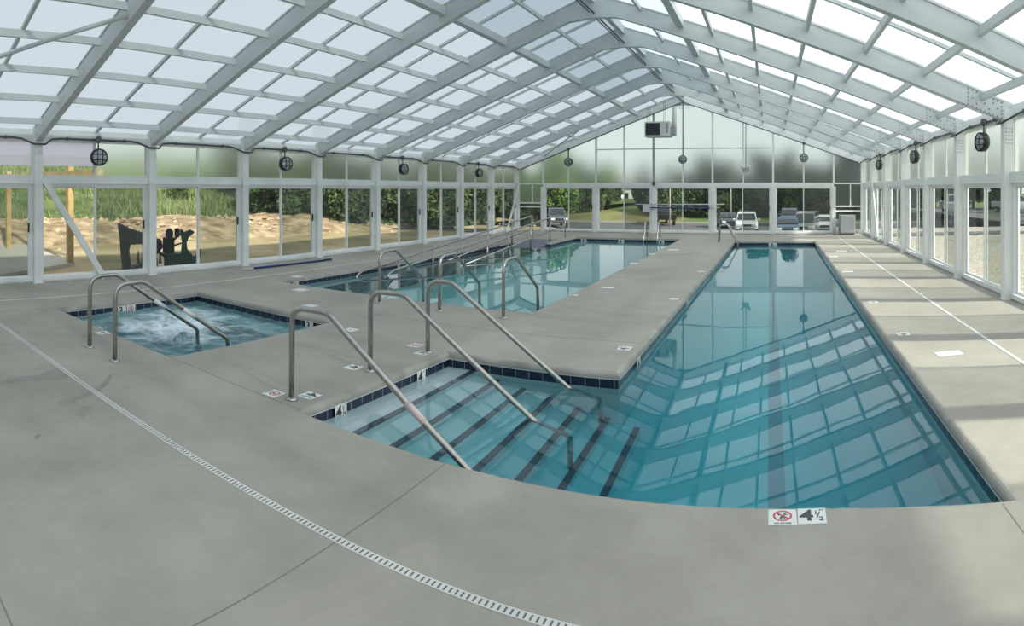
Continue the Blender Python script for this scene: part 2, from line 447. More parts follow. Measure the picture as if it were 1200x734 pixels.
# ------------------------------------------------------------------ the deck
def build_floor():
    mb = MB(); r = .06
    loops = [[(XG_L - .12, NEAR), (XG_R + .12, NEAR), (XG_R + .12, FAR + .15), (XG_L - .12, FAR + .15)]]
    loops += [[tuple(p) for p in offset_loop(L, r)] for L in (LAP, SPA, LEI)]
    vl = [[Vector((x, y, 0)) for x, y in L] for L in loops]
    tris = tessellate_polygon(vl)
    flat = [p for L in vl for p in L]
    n0 = len(mb.v); mb.v += [tuple(p) for p in flat]
    for t in tris:
        a, b, c = (flat[i] for i in t)
        if (b - a).cross(c - a).z < 0: t = (t[0], t[2], t[1])
        mb.f.append(tuple(n0 + i for i in t)); mb.mi.append(0); mb.sm.append(False)
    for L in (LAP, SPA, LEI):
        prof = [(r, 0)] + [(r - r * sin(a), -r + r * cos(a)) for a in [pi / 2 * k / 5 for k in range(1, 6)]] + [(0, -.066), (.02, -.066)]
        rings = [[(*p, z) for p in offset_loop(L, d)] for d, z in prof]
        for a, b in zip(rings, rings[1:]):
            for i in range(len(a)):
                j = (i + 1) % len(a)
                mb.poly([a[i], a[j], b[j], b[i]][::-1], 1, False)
    # outer skirt
    L = loops[0]
    for i in range(4):
        j = (i + 1) % 4
        mb.poly([(*L[i], -.25), (*L[j], -.25), (*L[j], 0), (*L[i], 0)])
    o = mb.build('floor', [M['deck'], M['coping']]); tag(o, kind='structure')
    # sealed joints between the slabs
    j = MB()
    def joint(a, b, w=.008):
        j.bar((*a, .0006), (*b, .0006), w, .0012)
    joint((-8.5, 3.46 - .9), (-8.5, 3.40), .008)
    joint((-5.45, 3.52), (-3.46, 3.50)); joint((-2.03, .2), (-2.03, 3.38)); joint((1.24, .5), (1.30, 3.19))
    joint((-6.5, .76), (-2.03, .76)); joint((XG_L + .3, 6.9), (-8.7, 6.9), .006); joint((-5.3, 6.9), (-1.5, 6.9), .005)
    joint((-3.2, 12), (-1.4, 12), .006); joint((-3.2, 16.5), (-1.3, 16.5), .006)
    j.build('control_joint', M['joint'], o)
    s = MB()
    def stain(px, py, rx, ry, ang, n=60):
        c = at(px, py); pts = []
        for k in range(n):
            t = 2 * pi * k / n; rr = 1 + .9 * noise.noise(Vector((cos(t) * 1.3, sin(t) * 1.3, px))) + .35 * noise.noise(Vector((cos(t) * 5, sin(t) * 5, px)))
            x, y = rx * cos(t) * rr, ry * sin(t) * rr
            pts.append((c.x + x * cos(ang) - y * sin(ang), c.y + x * sin(ang) + y * cos(ang), .0012))
        s.poly(pts)
    for P in ([(0, 447), (20, 442), (45, 440), (62, 433), (74, 432), (86, 440), (76, 444), (50, 446), (25, 447), (0, 452)],
              [(66, 472), (82, 466), (100, 461), (118, 452), (127, 441), (132, 438), (128, 449), (116, 459), (104, 465), (92, 468), (80, 475), (70, 475)],
              [(88, 485), (93, 479), (100, 476), (108, 477), (105, 482), (99, 486), (97, 490), (90, 488)],
              [(92, 394), (110, 390), (118, 393), (100, 396)], [(40, 512), (46, 508), (48, 511), (42, 516)]):
        Q = [at(*p) for p in P]; s.poly([(q.x, q.y, .0012) for q in Q][::-1])
    s.build('damp_stain', M['stain'], o)
    return o
build_floor()

# ------------------------------------------------------------------ the pools
def basin(name, outline, depth, pm, root, extra=None):
    mb = MB(); ring = offset_loop(outline, .016)
    n = len(ring)
    for i in range(n):
        k = (i + 1) % n
        mb.poly([(*ring[i], -.20), (*ring[k], -.20), (*ring[k], -depth), (*ring[i], -depth)])
    v = [[Vector((*p, 0)) for p in ring]]
    for t in tessellate_polygon(v):
        a, b, c = (v[0][i] for i in t)
        q = [a, b, c] if (b - a).cross(c - a).z > 0 else [a, c, b]
        mb.poly([(p.x, p.y, -depth) for p in q])
    mb.build('basin', pm, root)
    tb = MB(); gr = MB()
    for i in range(n):
        k = (i + 1) % n
        tb.poly([(*ring[i], -.064), (*ring[k], -.064), (*ring[k], -.20), (*ring[i], -.20)])
    tb.build('tile_band', M['tile'], root)
    r2 = offset_loop(outline, .004)
    for i in range(n):
        k = (i + 1) % n
        a, b = Vector((*r2[i], -.068)), Vector((*r2[k], -.068))
        gr.bar(a, b, .012, .006)
    gr.build('grout_line', M['grout'], root)

def water(outline, depth, wm, root, grid=None):
    mb = MB(); ring = offset_loop(outline, .03); n = len(ring)
    v = [[Vector((*p, 0)) for p in ring]]
    tri = tessellate_polygon(v)
    if grid:
        xs = [p.x for p in ring]; ys = [p.y for p in ring]
        nx = 70; x0, x1, y0, y1 = min(xs), max(xs), min(ys), max(ys)
        P = [[(x0 + (x1 - x0) * i / nx, y0 + (y1 - y0) * j / nx, WATER + grid(x0 + (x1 - x0) * i / nx, y0 + (y1 - y0) * j / nx)) for i in range(nx + 1)] for j in range(nx + 1)]
        n0 = len(mb.v); mb.v += [p for r_ in P for p in r_]
        for j in range(nx):
            for i in range(nx):
                a = n0 + j * (nx + 1) + i
                mb.f.append((a, a + 1, a + nx + 2, a + nx + 1)); mb.mi.append(0); mb.sm.append(True)
        for (a, b) in (((x0, y0), (x1, y0)), ((x1, y0), (x1, y1)), ((x1, y1), (x0, y1)), ((x0, y1), (x0, y0))):
            mb.poly([(*a, -depth), (*b, -depth), (*b, WATER), (*a, WATER)])
        mb.poly([(x0, y0, -depth), (x0, y1, -depth), (x1, y1, -depth), (x1, y0, -depth)])
    else:
        for t in tri:
            a, b, c = (v[0][i] for i in t)
            q = [a, b, c] if (b - a).cross(c - a).z > 0 else [a, c, b]
            mb.poly([(p.x, p.y, WATER) for p in q]); mb.poly([(p.x, p.y, -depth) for p in q[::-1]])
        for i in range(n):
            k = (i + 1) % n
            mb.poly([(*ring[i], -depth), (*ring[k], -depth), (*ring[k], WATER), (*ring[i], WATER)])
    return mb.build('water', wm, root)

lap = empty('swimming_pool')
tag(lap, 'long straight lap pool with wide entry steps at its near left', 'pool')
basin('lap', LAP, 1.32, M['plaster'], lap)
for i in range(7):
    h = -.180 - .155 * i; x1 = -3.06 + .3 * i
    s = MB(); s.box((x1 - .3 - (.12 if i == 0 else .0), 3.36, -1.315), (x1, 5.735, h)); s.build('step', M['plaster'], lap)
    s = MB(); s.box((x1 - .055, 3.37, h), (x1 + .003, 5.73, h + .004)); s.box((x1, 3.37, h - .03), (x1 + .004, 5.73, h + .004)); s.build('step_nosing', M['nosing'], lap)
s = MB(); s.box((-.015, 3.9, -1.32), (.125, 20.2, -1.314)); s.build('lane_stripe', M['lane'], lap)
water(LAP, 1.33, M['water'], lap)

lei = empty('swimming_pool')
tag(lei, 'wide recreation pool beyond the bubbling spa with a railed entry ramp along its left side', 'pool')
basin('lei', LEI, 1.15, M['plaster'], lei)
s = MB()
s.prism([(-8.67, 20.32, 0), (-8.67, 20.32, -1.14), (-8.67, 9.2, -1.14), (-8.67, 9.2, -.0 - (20.3 - 9.2) * .083)][::-1], (1.17, 0, 0)); s.build('entry_ramp', M['ramp'], lei)
for i in range(4):
    s = MB(); s.box((-6.6, 8.13, -1.14), (-3.43, 8.45 + .3 * i, -.25 - .2 * i)); s.build('step', M['plaster'], lei)
water(LEI, 1.16, M['water_l'], lei)

spa = empty('hot_tub')
tag(spa, 'square in-ground hot tub with white bubbling water at the left', 'hot tub')
basin('spa', SPA, .95, M['plaster'], spa)
s = MB(); s.box((-8.6, 3.5, -.94), (-8.1, 6.15, -.45)); s.box((-8.1, 5.7, -.94), (-5.5, 6.15, -.45)); s.build('bench', M['plaster'], spa)
def churn(x, y):
    k = max(0, 1 - hypot(x + 7.2, y - 4.7) / 2.2)
    return .055 * k * noise.noise(Vector((x * 3.2, y * 3.2, 1))) + .02 * noise.noise(Vector((x * 9, y * 9, 3)))
water(SPA, .96, M['foam'], spa, churn)

# ------------------------------------------------------------------ portal frames, roof, walls
for k in range(-2, 10):
    y = FY[k]; fr = empty('trim_%d' % (k + 3)); tag(fr, kind='structure')
    w = .13
    for side, xi, xo, e in (('l', XL, XG_L - .06, EL), ('r', XR, XG_R + .06, ER)):
        c = MB(); c.box((xi, y - .085, 0), (xo, y + .085, e + .22)); 
        c.build('column', M['white'], fr, .006)
        p = MB(); s_ = 1 if side == 'l' else -1
        p.box((xi + s_ * .012, y - .10, 0), (xi - s_ * .1, y + .10, .012)); p.build('base_plate', M['white'], fr)
    # rafters
    fl = .5; zf = under(RX - fl) - .0
    r = MB(); r.prism([(XG_L, y - w / 2, EL - .02), (RX - fl, y - w / 2, zf), (RX, y - w / 2, zf + .04), (RX, y - w / 2, RZ + DEPTH), (XG_L - .05, y - w / 2, EL + DEPTH - .02)], (0, w, 0))
    r.build('rafter', M['rafter'], fr)
    zr = under(RX + fl)
    r = MB(); r.prism([(RX, y - w / 2, zf + .04), (RX + fl, y - w / 2, zr), (XG_R, y - w / 2, ER - .03), (XG_R + .05, y - w / 2, ER + DEPTH - .03), (RX, y - w / 2, RZ + DEPTH)], (0, w, 0))
    r.build('rafter', M['rafter'], fr)
    for xs, xe in ((XL, RX), (RX, XR)):
        fl_ = MB(); a = Vector((xs, y, under(xs) + DEPTH - .01)); b = Vector((xe, y, under(xe) + DEPTH - .01)); fl_.bar(a, b, .17, .02); fl_.build('glazing_cap', M['conduit'] if 0 else M['rafter'], fr)
    if k >= 3:   # bolted haunch on the right-hand side
        bt = MB()
        for i in range(9):
            for j in range(5):
                if (i in (0, 8)) or (j in (0, 4)) or (i + j) % 3 == 0:
                    x = XR - .62 + i * .072; z = under(x) + .05 + j * .062
                    bt.box((x - .009, y - w / 2 - .006, z - .009), (x + .009, y - w / 2, z + .009))
        for j in range(5):
            for i in range(3):
                bt.box((XR + .03 + i * .05 - .008, y - .091, ER - .1 - j * .06 - .008), (XR + .03 + i * .05 + .008, y - .085, ER - .1 - j * .06 + .008))
        bt.build('bolts', M['conduit'], fr)

PL = [-10.5, -9.7, -8.88, -8.04, -7.22, -6.38]
PR = [3.34, 2.38, 1.46, .56, -.287, -1.12]
THICK = [-5.5, -1.75]
THIN = [-4.6, -2.55]
ceil = empty('ceiling'); tag(ceil, kind='structure')
def roof_top(x): return under(x) + DEPTH
def sheet(x0, x1, y0, y1, lift, th=.016):
    mb = MB(); a, b = (x0, roof_top(x0) + lift), (x1, roof_top(x1) + lift)
    mb.poly([(a[0], y0, a[1]), (b[0], y0, b[1]), (b[0], y1, b[1]), (a[0], y1, a[1])])
    return mb
for k in range(-2, 9):
    y0, y1 = FY[k], FY[k + 1]
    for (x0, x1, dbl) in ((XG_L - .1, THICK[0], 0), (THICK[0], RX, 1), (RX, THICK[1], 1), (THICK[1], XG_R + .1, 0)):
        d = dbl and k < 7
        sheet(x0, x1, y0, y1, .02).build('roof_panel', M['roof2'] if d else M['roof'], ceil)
    for xs, xe in ((XL - .1, RX), (RX, XR + .1)):
        g = MB(); ym = (y0 + y1) / 2
        if xs > RX - .01: ym = y0 + .45 * BAY
        g.bar((xs, ym, roof_top(xs) - .02), (xe, ym, roof_top(xe) - .02), .055, .05); g.build('glazing_bar', M['rafter'], ceil)
for x in PL + PR:
    g = MB(); z = roof_top(x) - .09; g.box((x - .03, NEAR, z - .055), (x + .03, FAR, z + .055)); g.build('purlin', M['rafter'], ceil)
for x in THICK:
    g = MB(); z = roof_top(x) - .10; g.box((x - .07, NEAR, z - .075), (x + .07, FAR, z + .075)); g.build('purlin', M['rafter'], ceil)
for x in THIN:
    g = MB(); z = roof_top(x) - .05; g.box((x - .025, NEAR, z - .04), (x + .025, FAR, z + .04)); g.build('purlin', M['rafter'], ceil)
g = MB(); g.box((RX - .06, NEAR, RZ + .16), (RX + .06, FAR, RZ + DEPTH + .02)); g.build('ridge_beam', M['rafter'], ceil)
for a, b in (((-7.15, FY[1], 0), (-9.2, FY[0], 0)), ((-9.6, FAR - .1, 0), (-6.9, FY[8], 0)), ((-7.1, FY[-1], 0), (-4.5, FY[0], 0))):
    g = MB(); g.tube([(a[0], a[1], under(a[0]) + .12), (b[0], b[1], under(b[0]) + .12)], .035, 8); g.build('wind_brace', M['rafter'], ceil)

WN = [0]
def window_unit(p0, p1, inward, z0, z1, kinds, sash=True, first_big=.5):
    """a sliding pair in the vertical plane p0-p1; inward = unit vector into the room"""
    WN[0] += 1
    root = empty('window_%d' % WN[0]); tag(root, kind='structure')
    p0, p1 = Vector((*p0, 0)), Vector((*p1, 0)); inn = Vector((*inward, 0)); d = (p1 - p0); L = d.length; d.normalize()
    fw = .05
    fr = MB()
    def rect(mb, a, b, za, zb, t0, t1, m=0):
        A = p0 + d * a + inn * t0; B = p0 + d * b + inn * t1
        q = [p0 + d * a + inn * t0, p0 + d * b + inn * t0, p0 + d * b + inn * t1, p0 + d * a + inn * t1]
        n = len(mb.v)
        mb.v += [(p.x, p.y, za) for p in q] + [(p.x, p.y, zb) for p in q]
        for f in ((0, 3, 2, 1), (4, 5, 6, 7), (0, 1, 5, 4), (1, 2, 6, 5), (2, 3, 7, 6), (3, 0, 4, 7)):
            mb.f.append(tuple(n + i for i in f)); mb.mi.append(m); mb.sm.append(False)
    rect(fr, 0, L, z0, z0 + .075, -.05, .09); rect(fr, 0, L, z1 - .05, z1, -.05, .06)
    rect(fr, 0, fw, z0 + .075, z1 - .05, -.05, .06); rect(fr, L - fw, L, z0 + .075, z1 - .05, -.05, .06)
    fr.build('window_frame', M['white'], root)
    mid = L * first_big
    for i, (a, b) in enumerate(((fw, mid + .02), (mid - .02, L - fw))):
        t = .035 if i else -.015
        s_ = MB(); sw = .035
        zA, zB = z0 + .075, z1 - .05
        rect(s_, a, a + sw, zA, zB, t - .012, t + .012); rect(s_, b - sw, b, zA, zB, t - .012, t + .012)
        rect(s_, a + sw, b - sw, zA, zA + sw, t - .012, t + .012); rect(s_, a + sw, b - sw, zB - sw, zB, t - .012, t + .012)
        sh = s_.build('sash', M['white'], root)
        g_ = MB(); A = p0 + d * (a + sw) + inn * t; B = p0 + d * (b - sw) + inn * t
        g_.poly([(A.x, A.y, zA + sw), (B.x, B.y, zA + sw), (B.x, B.y, zB - sw), (A.x, A.y, zB - sw)])
        g_.build('pane', M[kinds[i]], sh)
    h = MB(); rect(h, L - fw - .045, L - fw - .02, .98, 1.16, .048, .08); h.build('door_pull', M['black'], root)
    return root

def panel(mb, a, b, z0, z1, t):
    """thin slab of polycarbonate between points a and b"""
    a, b = Vector((*a, 0)), Vector((*b, 0)); d = (b - a).normalized(); nn = Vector((-d.y, d.x, 0)) * t
    q = [a, b, b + nn, a + nn]; n = len(mb.v)
    mb.v += [(p.x, p.y, z0) for p in q] + [(p.x, p.y, z1) for p in q]
    for f in ((0, 3, 2, 1), (4, 5, 6, 7), (0, 1, 5, 4), (1, 2, 6, 5), (2, 3, 7, 6), (3, 0, 4, 7)):
        mb.f.append(tuple(n + i for i in f)); mb.mi.append(0); mb.sm.append(False)

for side, xg, xi, e, s in (('left', XG_L, XL, EL, 1), ('right', XG_R, XR, ER, -1)):
    w = MB()
    w.box((xg - .06, NEAR, H_HEAD0), (xg + s * .10 if s > 0 else xg - .10, FAR, H_HEAD1)) if s > 0 else w.box((xg - .10, NEAR, H_HEAD0), (xg + .06, FAR, H_HEAD1))
    z_e = e + .06
    w.box((xg - .06, NEAR, z_e), (xg + .06, FAR, z_e + .23))
    w.box((xg - .06, NEAR, 0), (xg + .06, FAR, .03))
    wall = w.build('wall_' + side, M['white']); tag(wall, kind='structure')
    for k in range(-2, 9):
        y0, y1 = FY[k] + .085, FY[k + 1] - .085
        ym = (FY[k] + FY[k + 1]) / 2
        m_ = MB(); m_.box((xg - .025, ym - .025, H_HEAD1), (xg + .025, ym + .025, z_e)); m_.build('mullion', M['white'], wall)
        if s > 0 and k <= 1:
            zb_ = 2.27; ye = y1 if k < 1 else ym - .03
            pn = MB(); panel(pn, (xg, y0), (xg, ye), zb_, z_e, .016); pn.build('opal_panel', M['opal_wall'], wall)
            pn = MB(); panel(pn, (xg, y0), (xg, ye), H_HEAD1, zb_, .016); pn.build('polycarbonate_panel', M['clear'], wall)
            if k == 1: pn = MB(); panel(pn, (xg, ye), (xg, y1), H_HEAD1, z_e, .016); pn.build('polycarbonate_panel', M['poly'], wall)
        else:
            pn = MB(); panel(pn, (xg, y0), (xg, y1), H_HEAD1, z_e, .016); pn.build('polycarbonate_panel', M['poly'], wall)
        if s > 0: window_unit((xg, y0), (xg, y1), (1, 0), .03, H_HEAD0, ('clear', 'screen'), first_big=.5)
        else: window_unit((xg, y1), (xg, y0), (-1, 0), .03, H_HEAD0, ('clear', 'screen') , first_big=.5)

# far gable wall: pixel columns of its posts and mullions
GX = [aty(px, 230, FAR).x for px in (636.7, 666, 698.6, 731.5, 765.8, 800.4, 835, 871, 906, 941.7, 977)]
gw = MB()
gw.box((XL, FAR - .07, 0), (XR, FAR + .05, .03)); gw.box((GX[0], FAR - .10, H_HEAD0 + .02), (GX[10], FAR + .05, H_HEAD1)); 
gw.box((XL, FAR - .06, H_HEAD1 - .06), (GX[0], FAR + .04, H_HEAD1)); gw.box((GX[10], FAR - .06, H_HEAD1 - .06), (XR, FAR + .04, H_HEAD1))
for xs, xe in ((XL, RX), (RX, XR)):
    gw.bar((xs, FAR - .02, under(xs) + .1), (xe, FAR - .02, under(xe) + .1), .12, .25)
far = gw.build('wall_far', M['white']); tag(far, kind='structure')
for i, x in enumerate(GX):
    big = i in (0, 2, 4, 6, 8, 10)
    m_ = MB()
    if big: m_.box((x - .075, FAR - .12, 0), (x + .075, FAR + .05, H_HEAD0 + .02)); m_.box((x - .04, FAR - .05, H_HEAD1), (x + .04, FAR + .04, under(x)))
    else: m_.box((x - .028, FAR - .05, H_HEAD1), (x + .028, FAR + .04, under(x)))
    m_.build('post' if big else 'mullion', M['white'], far)
m_ = MB(); z = aty(800, 174, FAR).z; m_.box((GX[2], FAR - .035, z - .025), (GX[8] - .1, FAR + .03, z + .025)); m_.build('mullion', M['white'], far)
xs_all = [XL] + GX + [XR]
for a, b in zip(xs_all, xs_all[1:]):
    pn = MB()
    pts = [(a, H_HEAD1), (b, H_HEAD1), (b, under(b) + .1)] + ([(RX, RZ)] if a < RX < b else []) + [(a, under(a) + .1)]
    pn.prism([(x, FAR - .008, z) for x, z in pts], (0, .016, 0)); pn.build('polycarbonate_panel', M['poly'], far)
kinds = [('clear', 'screen'), ('clear', 'screen'), ('clear', 'clear'), ('clear', 'screen'), ('clear', 'screen')]
for i in range(5):
    window_unit((GX[2 * i] + .075, FAR - .03), (GX[2 * i + 2] - .075, FAR - .03), (0, -1), .03, H_HEAD0 + .02, kinds[i])
# narrow corner lights of the far wall
for a, b, zb in ((XL + .02, GX[0] - .075, (1.05, 1.22)), (GX[10] + .075, XR - .02, (.93, 1.12))):
    m_ = MB()
    for z in zb: m_.box((a, FAR - .05, z - .03), (b, FAR + .03, z + .03))
    xm = (a + b) / 2 + .1; m_.box((xm - .02, FAR - .04, zb[1]), (xm + .02, FAR + .02, H_HEAD0 + .1))
    m_.build('mullion', M['white'], far)
    pn = MB(); pn.box((a, FAR - .008, zb[1]), (b, FAR + .008, H_HEAD0 + .12)); pn.build('polycarbonate_panel', M['poly'], far)
    pn = MB(); pn.poly([(a, FAR, .03), (b, FAR, .03), (b, FAR, zb[1]), (a, FAR, zb[1])]); pn.build('pane', M['screen'], far)
# near gable, behind the camera
bw = MB(); bw.box((XL, NEAR, 0), (XR, NEAR + .06, 2.1)); bk = bw.build('wall_back', M['wall_white']); tag(bk, kind='structure')
pn = MB(); pn.prism([(XL, NEAR, 2.1), (XR, NEAR, 2.1), (XR, NEAR, ER + .2), (RX, NEAR, RZ + .2), (XL, NEAR, EL + .2)], (0, .016, 0)); pn.build('polycarbonate_panel', M['roof'], bk)

# diagonal braces on the walls
for nm, a, b, lab in (('diagonal_brace', (XL - .02, FY[1] + .1, 2.02), (XL - .02, FY[1] + 1.42, .02), 'broad white diagonal brace across the nearest left-hand window'),
                      ('diagonal_brace', (XL + .04, FAR - .15, 1.98), (XL + .04, FAR - 1.35, .02), 'white diagonal brace in the far left corner behind the ramp railings'),
                      ('diagonal_brace', (XR + .04, FY[8] - .05, 2.02), (XR + .04, FY[8] - 1.25, .02), 'white diagonal brace on the right-hand wall near the far corner')):
    g = MB(); g.bar(a, b, .12 if 'nearest' in lab else .09, .05, (1, 0, 0)); tag(g.build(nm, M['white'], off=b), lab, 'brace')

# ------------------------------------------------------------------ conduits and bulkhead lamps
def eave_conduit(side):
    pts = []; xg, e, s = (XG_L + .09, EL + .12, 1) if side == 'left' else (XG_R - .09, ER + .12, -1)
    xi = XL + .05 if side == 'left' else XR - .05
    for k in range(-1, 10):
        y = FY[k]
        if k > -1: pts += [(xg, y - .5, e), (xg, y - .32, e - .02)]
        pts += [(xi, y - .12, e - .13), (xi, y + .12, e - .13)] if k < 9 else [(xi, y - .15, e - .13)]
        if k < 9: pts += [(xg, y + .3, e - .02), (xg, y + .5, e)]
    m_ = MB(); m_.tube(pts, .021, 6)
    for k in range(0, 9):
        y = FY[k] + BAY / 4; m_.box((xg - .03, y - .02, e - .03), (xg + .03, y + .02, e + .03)); y += BAY / 2 ; m_.box((xg - .03, y - .02, e - .03), (xg + .03, y + .02, e + .03))
    return m_.build('electrical_conduit', M['conduit'], off=(xg, FY[4], e))
tag(eave_conduit('left'), 'grey electrical conduit running along the left eave and looping under the rafters', 'conduit')
tag(eave_conduit('right'), 'grey electrical conduit running along the right eave and looping under the rafters', 'conduit')
m_ = MB(); m_.tube([(XL + .1, FAR - .14, under(XL) + .0), (RX, FAR - .14, RZ - .05), (XR - .1, FAR - .14, under(XR) + .0)], .022, 6)
tag(m_.build('electrical_conduit', M['conduit'], off=(RX, FAR - .14, RZ)), 'dark electrical conduit following the gable slope on the far wall', 'conduit')
m_ = MB(); m_.tube([(RX + .05, NEAR + .2, RZ - .06), (RX + .05, FAR - .2, RZ - .06)], .022, 6); m_.tube([(RX - .05, 2, RZ - .03), (RX - .05, FAR - .2, RZ - .03)], .014, 6)
tag(m_.build('electrical_conduit', M['conduit'], off=(RX, 10, RZ)), 'thin grey conduit running along the ridge of the roof', 'conduit')
for px, y_t, y_b, lab in ((766, None, 213, 'thin grey conduit dropping beside the unit heater to a small switch box'), (874, None, 203, 'thin grey conduit dropping to the twin-head emergency light')):
    p = aty(px, y_b, FAR - .13); m_ = MB(); m_.tube([(p.x, p.y, under(p.x) - .0), (p.x, p.y, p.z)], .018, 6)
    if px == 766: m_.box((p.x - .05, p.y - .04, p.z - .16), (p.x + .05, p.y + .03, p.z))
    tag(m_.build('electrical_conduit', M['conduit'], off=p), lab, 'conduit')

def make_lamp(stem):
    """round caged bulkhead, facing -y, hung from a junction box; the origin is the centre of the lens"""
    root = empty('bulkhead_lamp')
    b = MB(); b.lathe([(.135, .10), (.172, .07), (.175, -.02), (.160, -.035)], (0, 0, 0), 'y', 28); b.build('housing', M['black'], root)
    l_ = MB(); l_.lathe([(.152, -.030), (.150, -.045), (.11, -.070), (.05, -.082), (.004, -.085)], (0, 0, 0), 'y', 28); l_.build('lens', M['lens'], root)
    c = MB()
    ring = [(.162 * cos(t), -.045, .162 * sin(t)) for t in [2 * pi * k / 28 for k in range(29)]]
    c.tube(ring, .012, 6)
    for o_ in (-.055, .055):
        h = (.16 ** 2 - o_ ** 2) ** .5
        for ax in (0, 1):
            P = []
            for k in range(9):
                u = -h + 2 * h * k / 8; dep = -.055 - .04 * (1 - (u / h) ** 2)
                P.append((o_, dep, u) if ax else (u, dep, o_))
            c.tube(P, .008, 6)
    c.build('guard', M['black'], root)
    s_ = MB(); s_.tube([(0, .05, .16), (0, .05, stem)], .016, 8); s_.build('stem', M['conduit'], root)
    j = MB(); j.lathe([(.062, .03), (.066, 0), (.066, -.03), (.05, -.04)], (0, .05, stem + .03), 'y', 18); j.build('junction_box', M['conduit'], root)
    return root

protoL = make_lamp(.33)
lampsL = [(1, 'caged round lamp on the left wall above the diagonal brace, the largest one there'),
          (3, 'caged round lamp on the left wall above the blue pole on the deck'),
          (5, 'caged round lamp on the left wall, third from the camera'),
          (7, 'caged round lamp on the left wall, farthest from the camera')]
first = True
for k, lab in lampsL:
    o = protoL if first else copy_tree(protoL); first = False
    o.location = (XG_L + .20, (FY[k] + FY[k + 1]) / 2, 2.45); o.rotation_euler = (0, 0, radians(82)); tag(o, lab, 'lamp', 'caged bulkhead lamps')
for k, lab in ((3, 'caged round lamp on the right wall nearest the camera, seen almost edge on'), (5, 'caged round lamp on the right wall, the middle one of three'), (7, 'caged round lamp on the right wall nearest the far corner')):
    o = copy_tree(protoL); o.location = (XG_R - .19, (FY[k] + FY[k + 1]) / 2 - .25, 2.66); o.rotation_euler = (0, 0, radians(-78)); tag(o, lab, 'lamp', 'caged bulkhead lamps')
for px, py, lab in ((666, 190, 'caged round lamp hanging on the far wall left of the unit heater'), (800, 187, 'caged round lamp hanging from the gable peak on a long stem'), (942, 185, 'caged round lamp hanging on the far wall toward its right side')):
    p = aty(px, py, FAR - .26); o = make_lamp(under(p.x) - p.z - .08); o.location = p; tag(o, lab, 'lamp', 'caged bulkhead lamps')

# emergency twin-head light
p = aty(874, 199, FAR - .16); em = empty('emergency_light', p); tag(em, 'small twin-head emergency light on the far gable wall', 'lamp')
m_ = MB(); m_.box((-.14, -.03, -.08), (.14, .05, .08)); m_.build('case', M['cab'], em, .01)
for sx in (-1, 1):
    m_ = MB(); m_.lathe([(.045, .04), (.065, 0), (.065, -.05), (.03, -.055)], (sx * .15, -.03, .12), 'y', 16); m_.build('lamp_head', M['offwhite'], em)

# unit heater
p = aty(755.3, 160.5, 23.2); ht = empty('unit_heater', p); tag(ht, 'white hanging unit heater with dark louvred front near the gable peak', 'heater')
W_, H_, D_ = 1.02, .60, .62
m_ = MB(); m_.box((0, 0, 0), (W_, D_, H_)); m_.build('casing', M['offwhite'], ht, .02)
m_ = MB(); m_.box((.05, -.01, .06), (.62, .02, H_ - .06))
for i in range(6):
    z = .10 + i * .08; m_.bar((.06, -.02, z), (.61, -.02, z), .05, .012, (0, .6, 1))
m_.build('louvre', M['louver'], ht)
m_ = MB()
for i in range(5): m_.box((.86, -.006, .16 + i * .075), (.93, .004, .20 + i * .075))
m_.build('vent_slots', M['louver'], ht)
m_ = MB(); m_.lathe([(.09, .1), (.09, 1.2)], (W_ + .12, .35, 0), 'z', 18); m_.bar((W_ - .02, .35, .25), (W_ + .12, .35, .25), .16, .16); m_.lathe([(.10, -.0), (.10, .12)], (W_ + .12, .35, .05), 'z', 18); m_.build('flue_pipe', M['offwhite'], ht)
m_ = MB(); m_.box((W_ + .02, .05, .02), (W_ + .2, .2, .38)); m_.build('gas_valve_box', M['cab'], ht)
for x, y in ((.1, .1), (.1, .5), (.75, .1), (.75, .5)):
    m_ = MB(); m_.tube([(x, y, H_), (x, y, under(p.x + x) + .2 - p.z)], .008, 6); m_.build('hanger_rod', M['conduit'], ht)

# small triangular bracket under the ridge
m_ = MB(); y = FAR - .3; m_.tube([(RX, y, RZ - .05), (RX + .32, y, RZ - .34), (RX - .1, y, RZ - .34), (RX, y, RZ - .05)], .014, 6)
tag(m_.build('hanging_bracket', M['rafter'], off=(RX, y, RZ - .05)), 'small triangular steel bracket hanging at the gable peak', 'bracket')

# ------------------------------------------------------------------ stainless rails
RAD = .0245
def flange(mb, x, y):
    mb.lathe([(.055, .0), (.055, .008), (.035, .022), (.026, .024)], (x, y, 0), 'z', 20)
def grab(pts, lab, cat='handrail', group=None, sleeve=None, rad=(.13, .2, .12), name='handrail'):
    base = Vector((pts[0][0], pts[0][1], 0)); root = empty(name, base)
    tag(root, lab, cat, group)
    P = fillet(pts, list(rad), 7)
    m_ = MB(); m_.tube([Vector(q) - base for q in P], RAD, 14); m_.build('rail', M['steel'], root)
    m_ = MB(); flange(m_, 0, 0); m_.build('floor_flange', M['steel'], root)
    if sleeve:
        a, b = Vector(sleeve[0]) - base, Vector(sleeve[1]) - base
        m_ = MB(); m_.tube([a, b], RAD + .003, 14); m_.build('tape_band', M[sleeve[2]], root)
    return root
G1 = 'handrails over the lap pool entry steps'
def lap_rail(y, xb, lab, sl=None):
    x1, x2, zt = xb + .01, -3.27, .80
    pts = [(xb, y, 0), (xb + .005, y, zt - .005), (x2, y, zt), (-1.98, y, -.13), (-1.62, y, -.38), (-1.62, y, -.95)]
    return grab(pts, lab, group=G1, rad=(.16, .2, .1, .12), sleeve=sl)
def on(y, t0, t1):
    a, b = Vector((-3.27, y, .80)), Vector((-1.98, y, -.13)); return a.lerp(b, t0), a.lerp(b, t1)
q = on(3.62, .60, .72)
lap_rail(3.62, -3.69, 'stainless stair handrail nearest the camera with a pale pink band of tape', (*q, 'pink'))
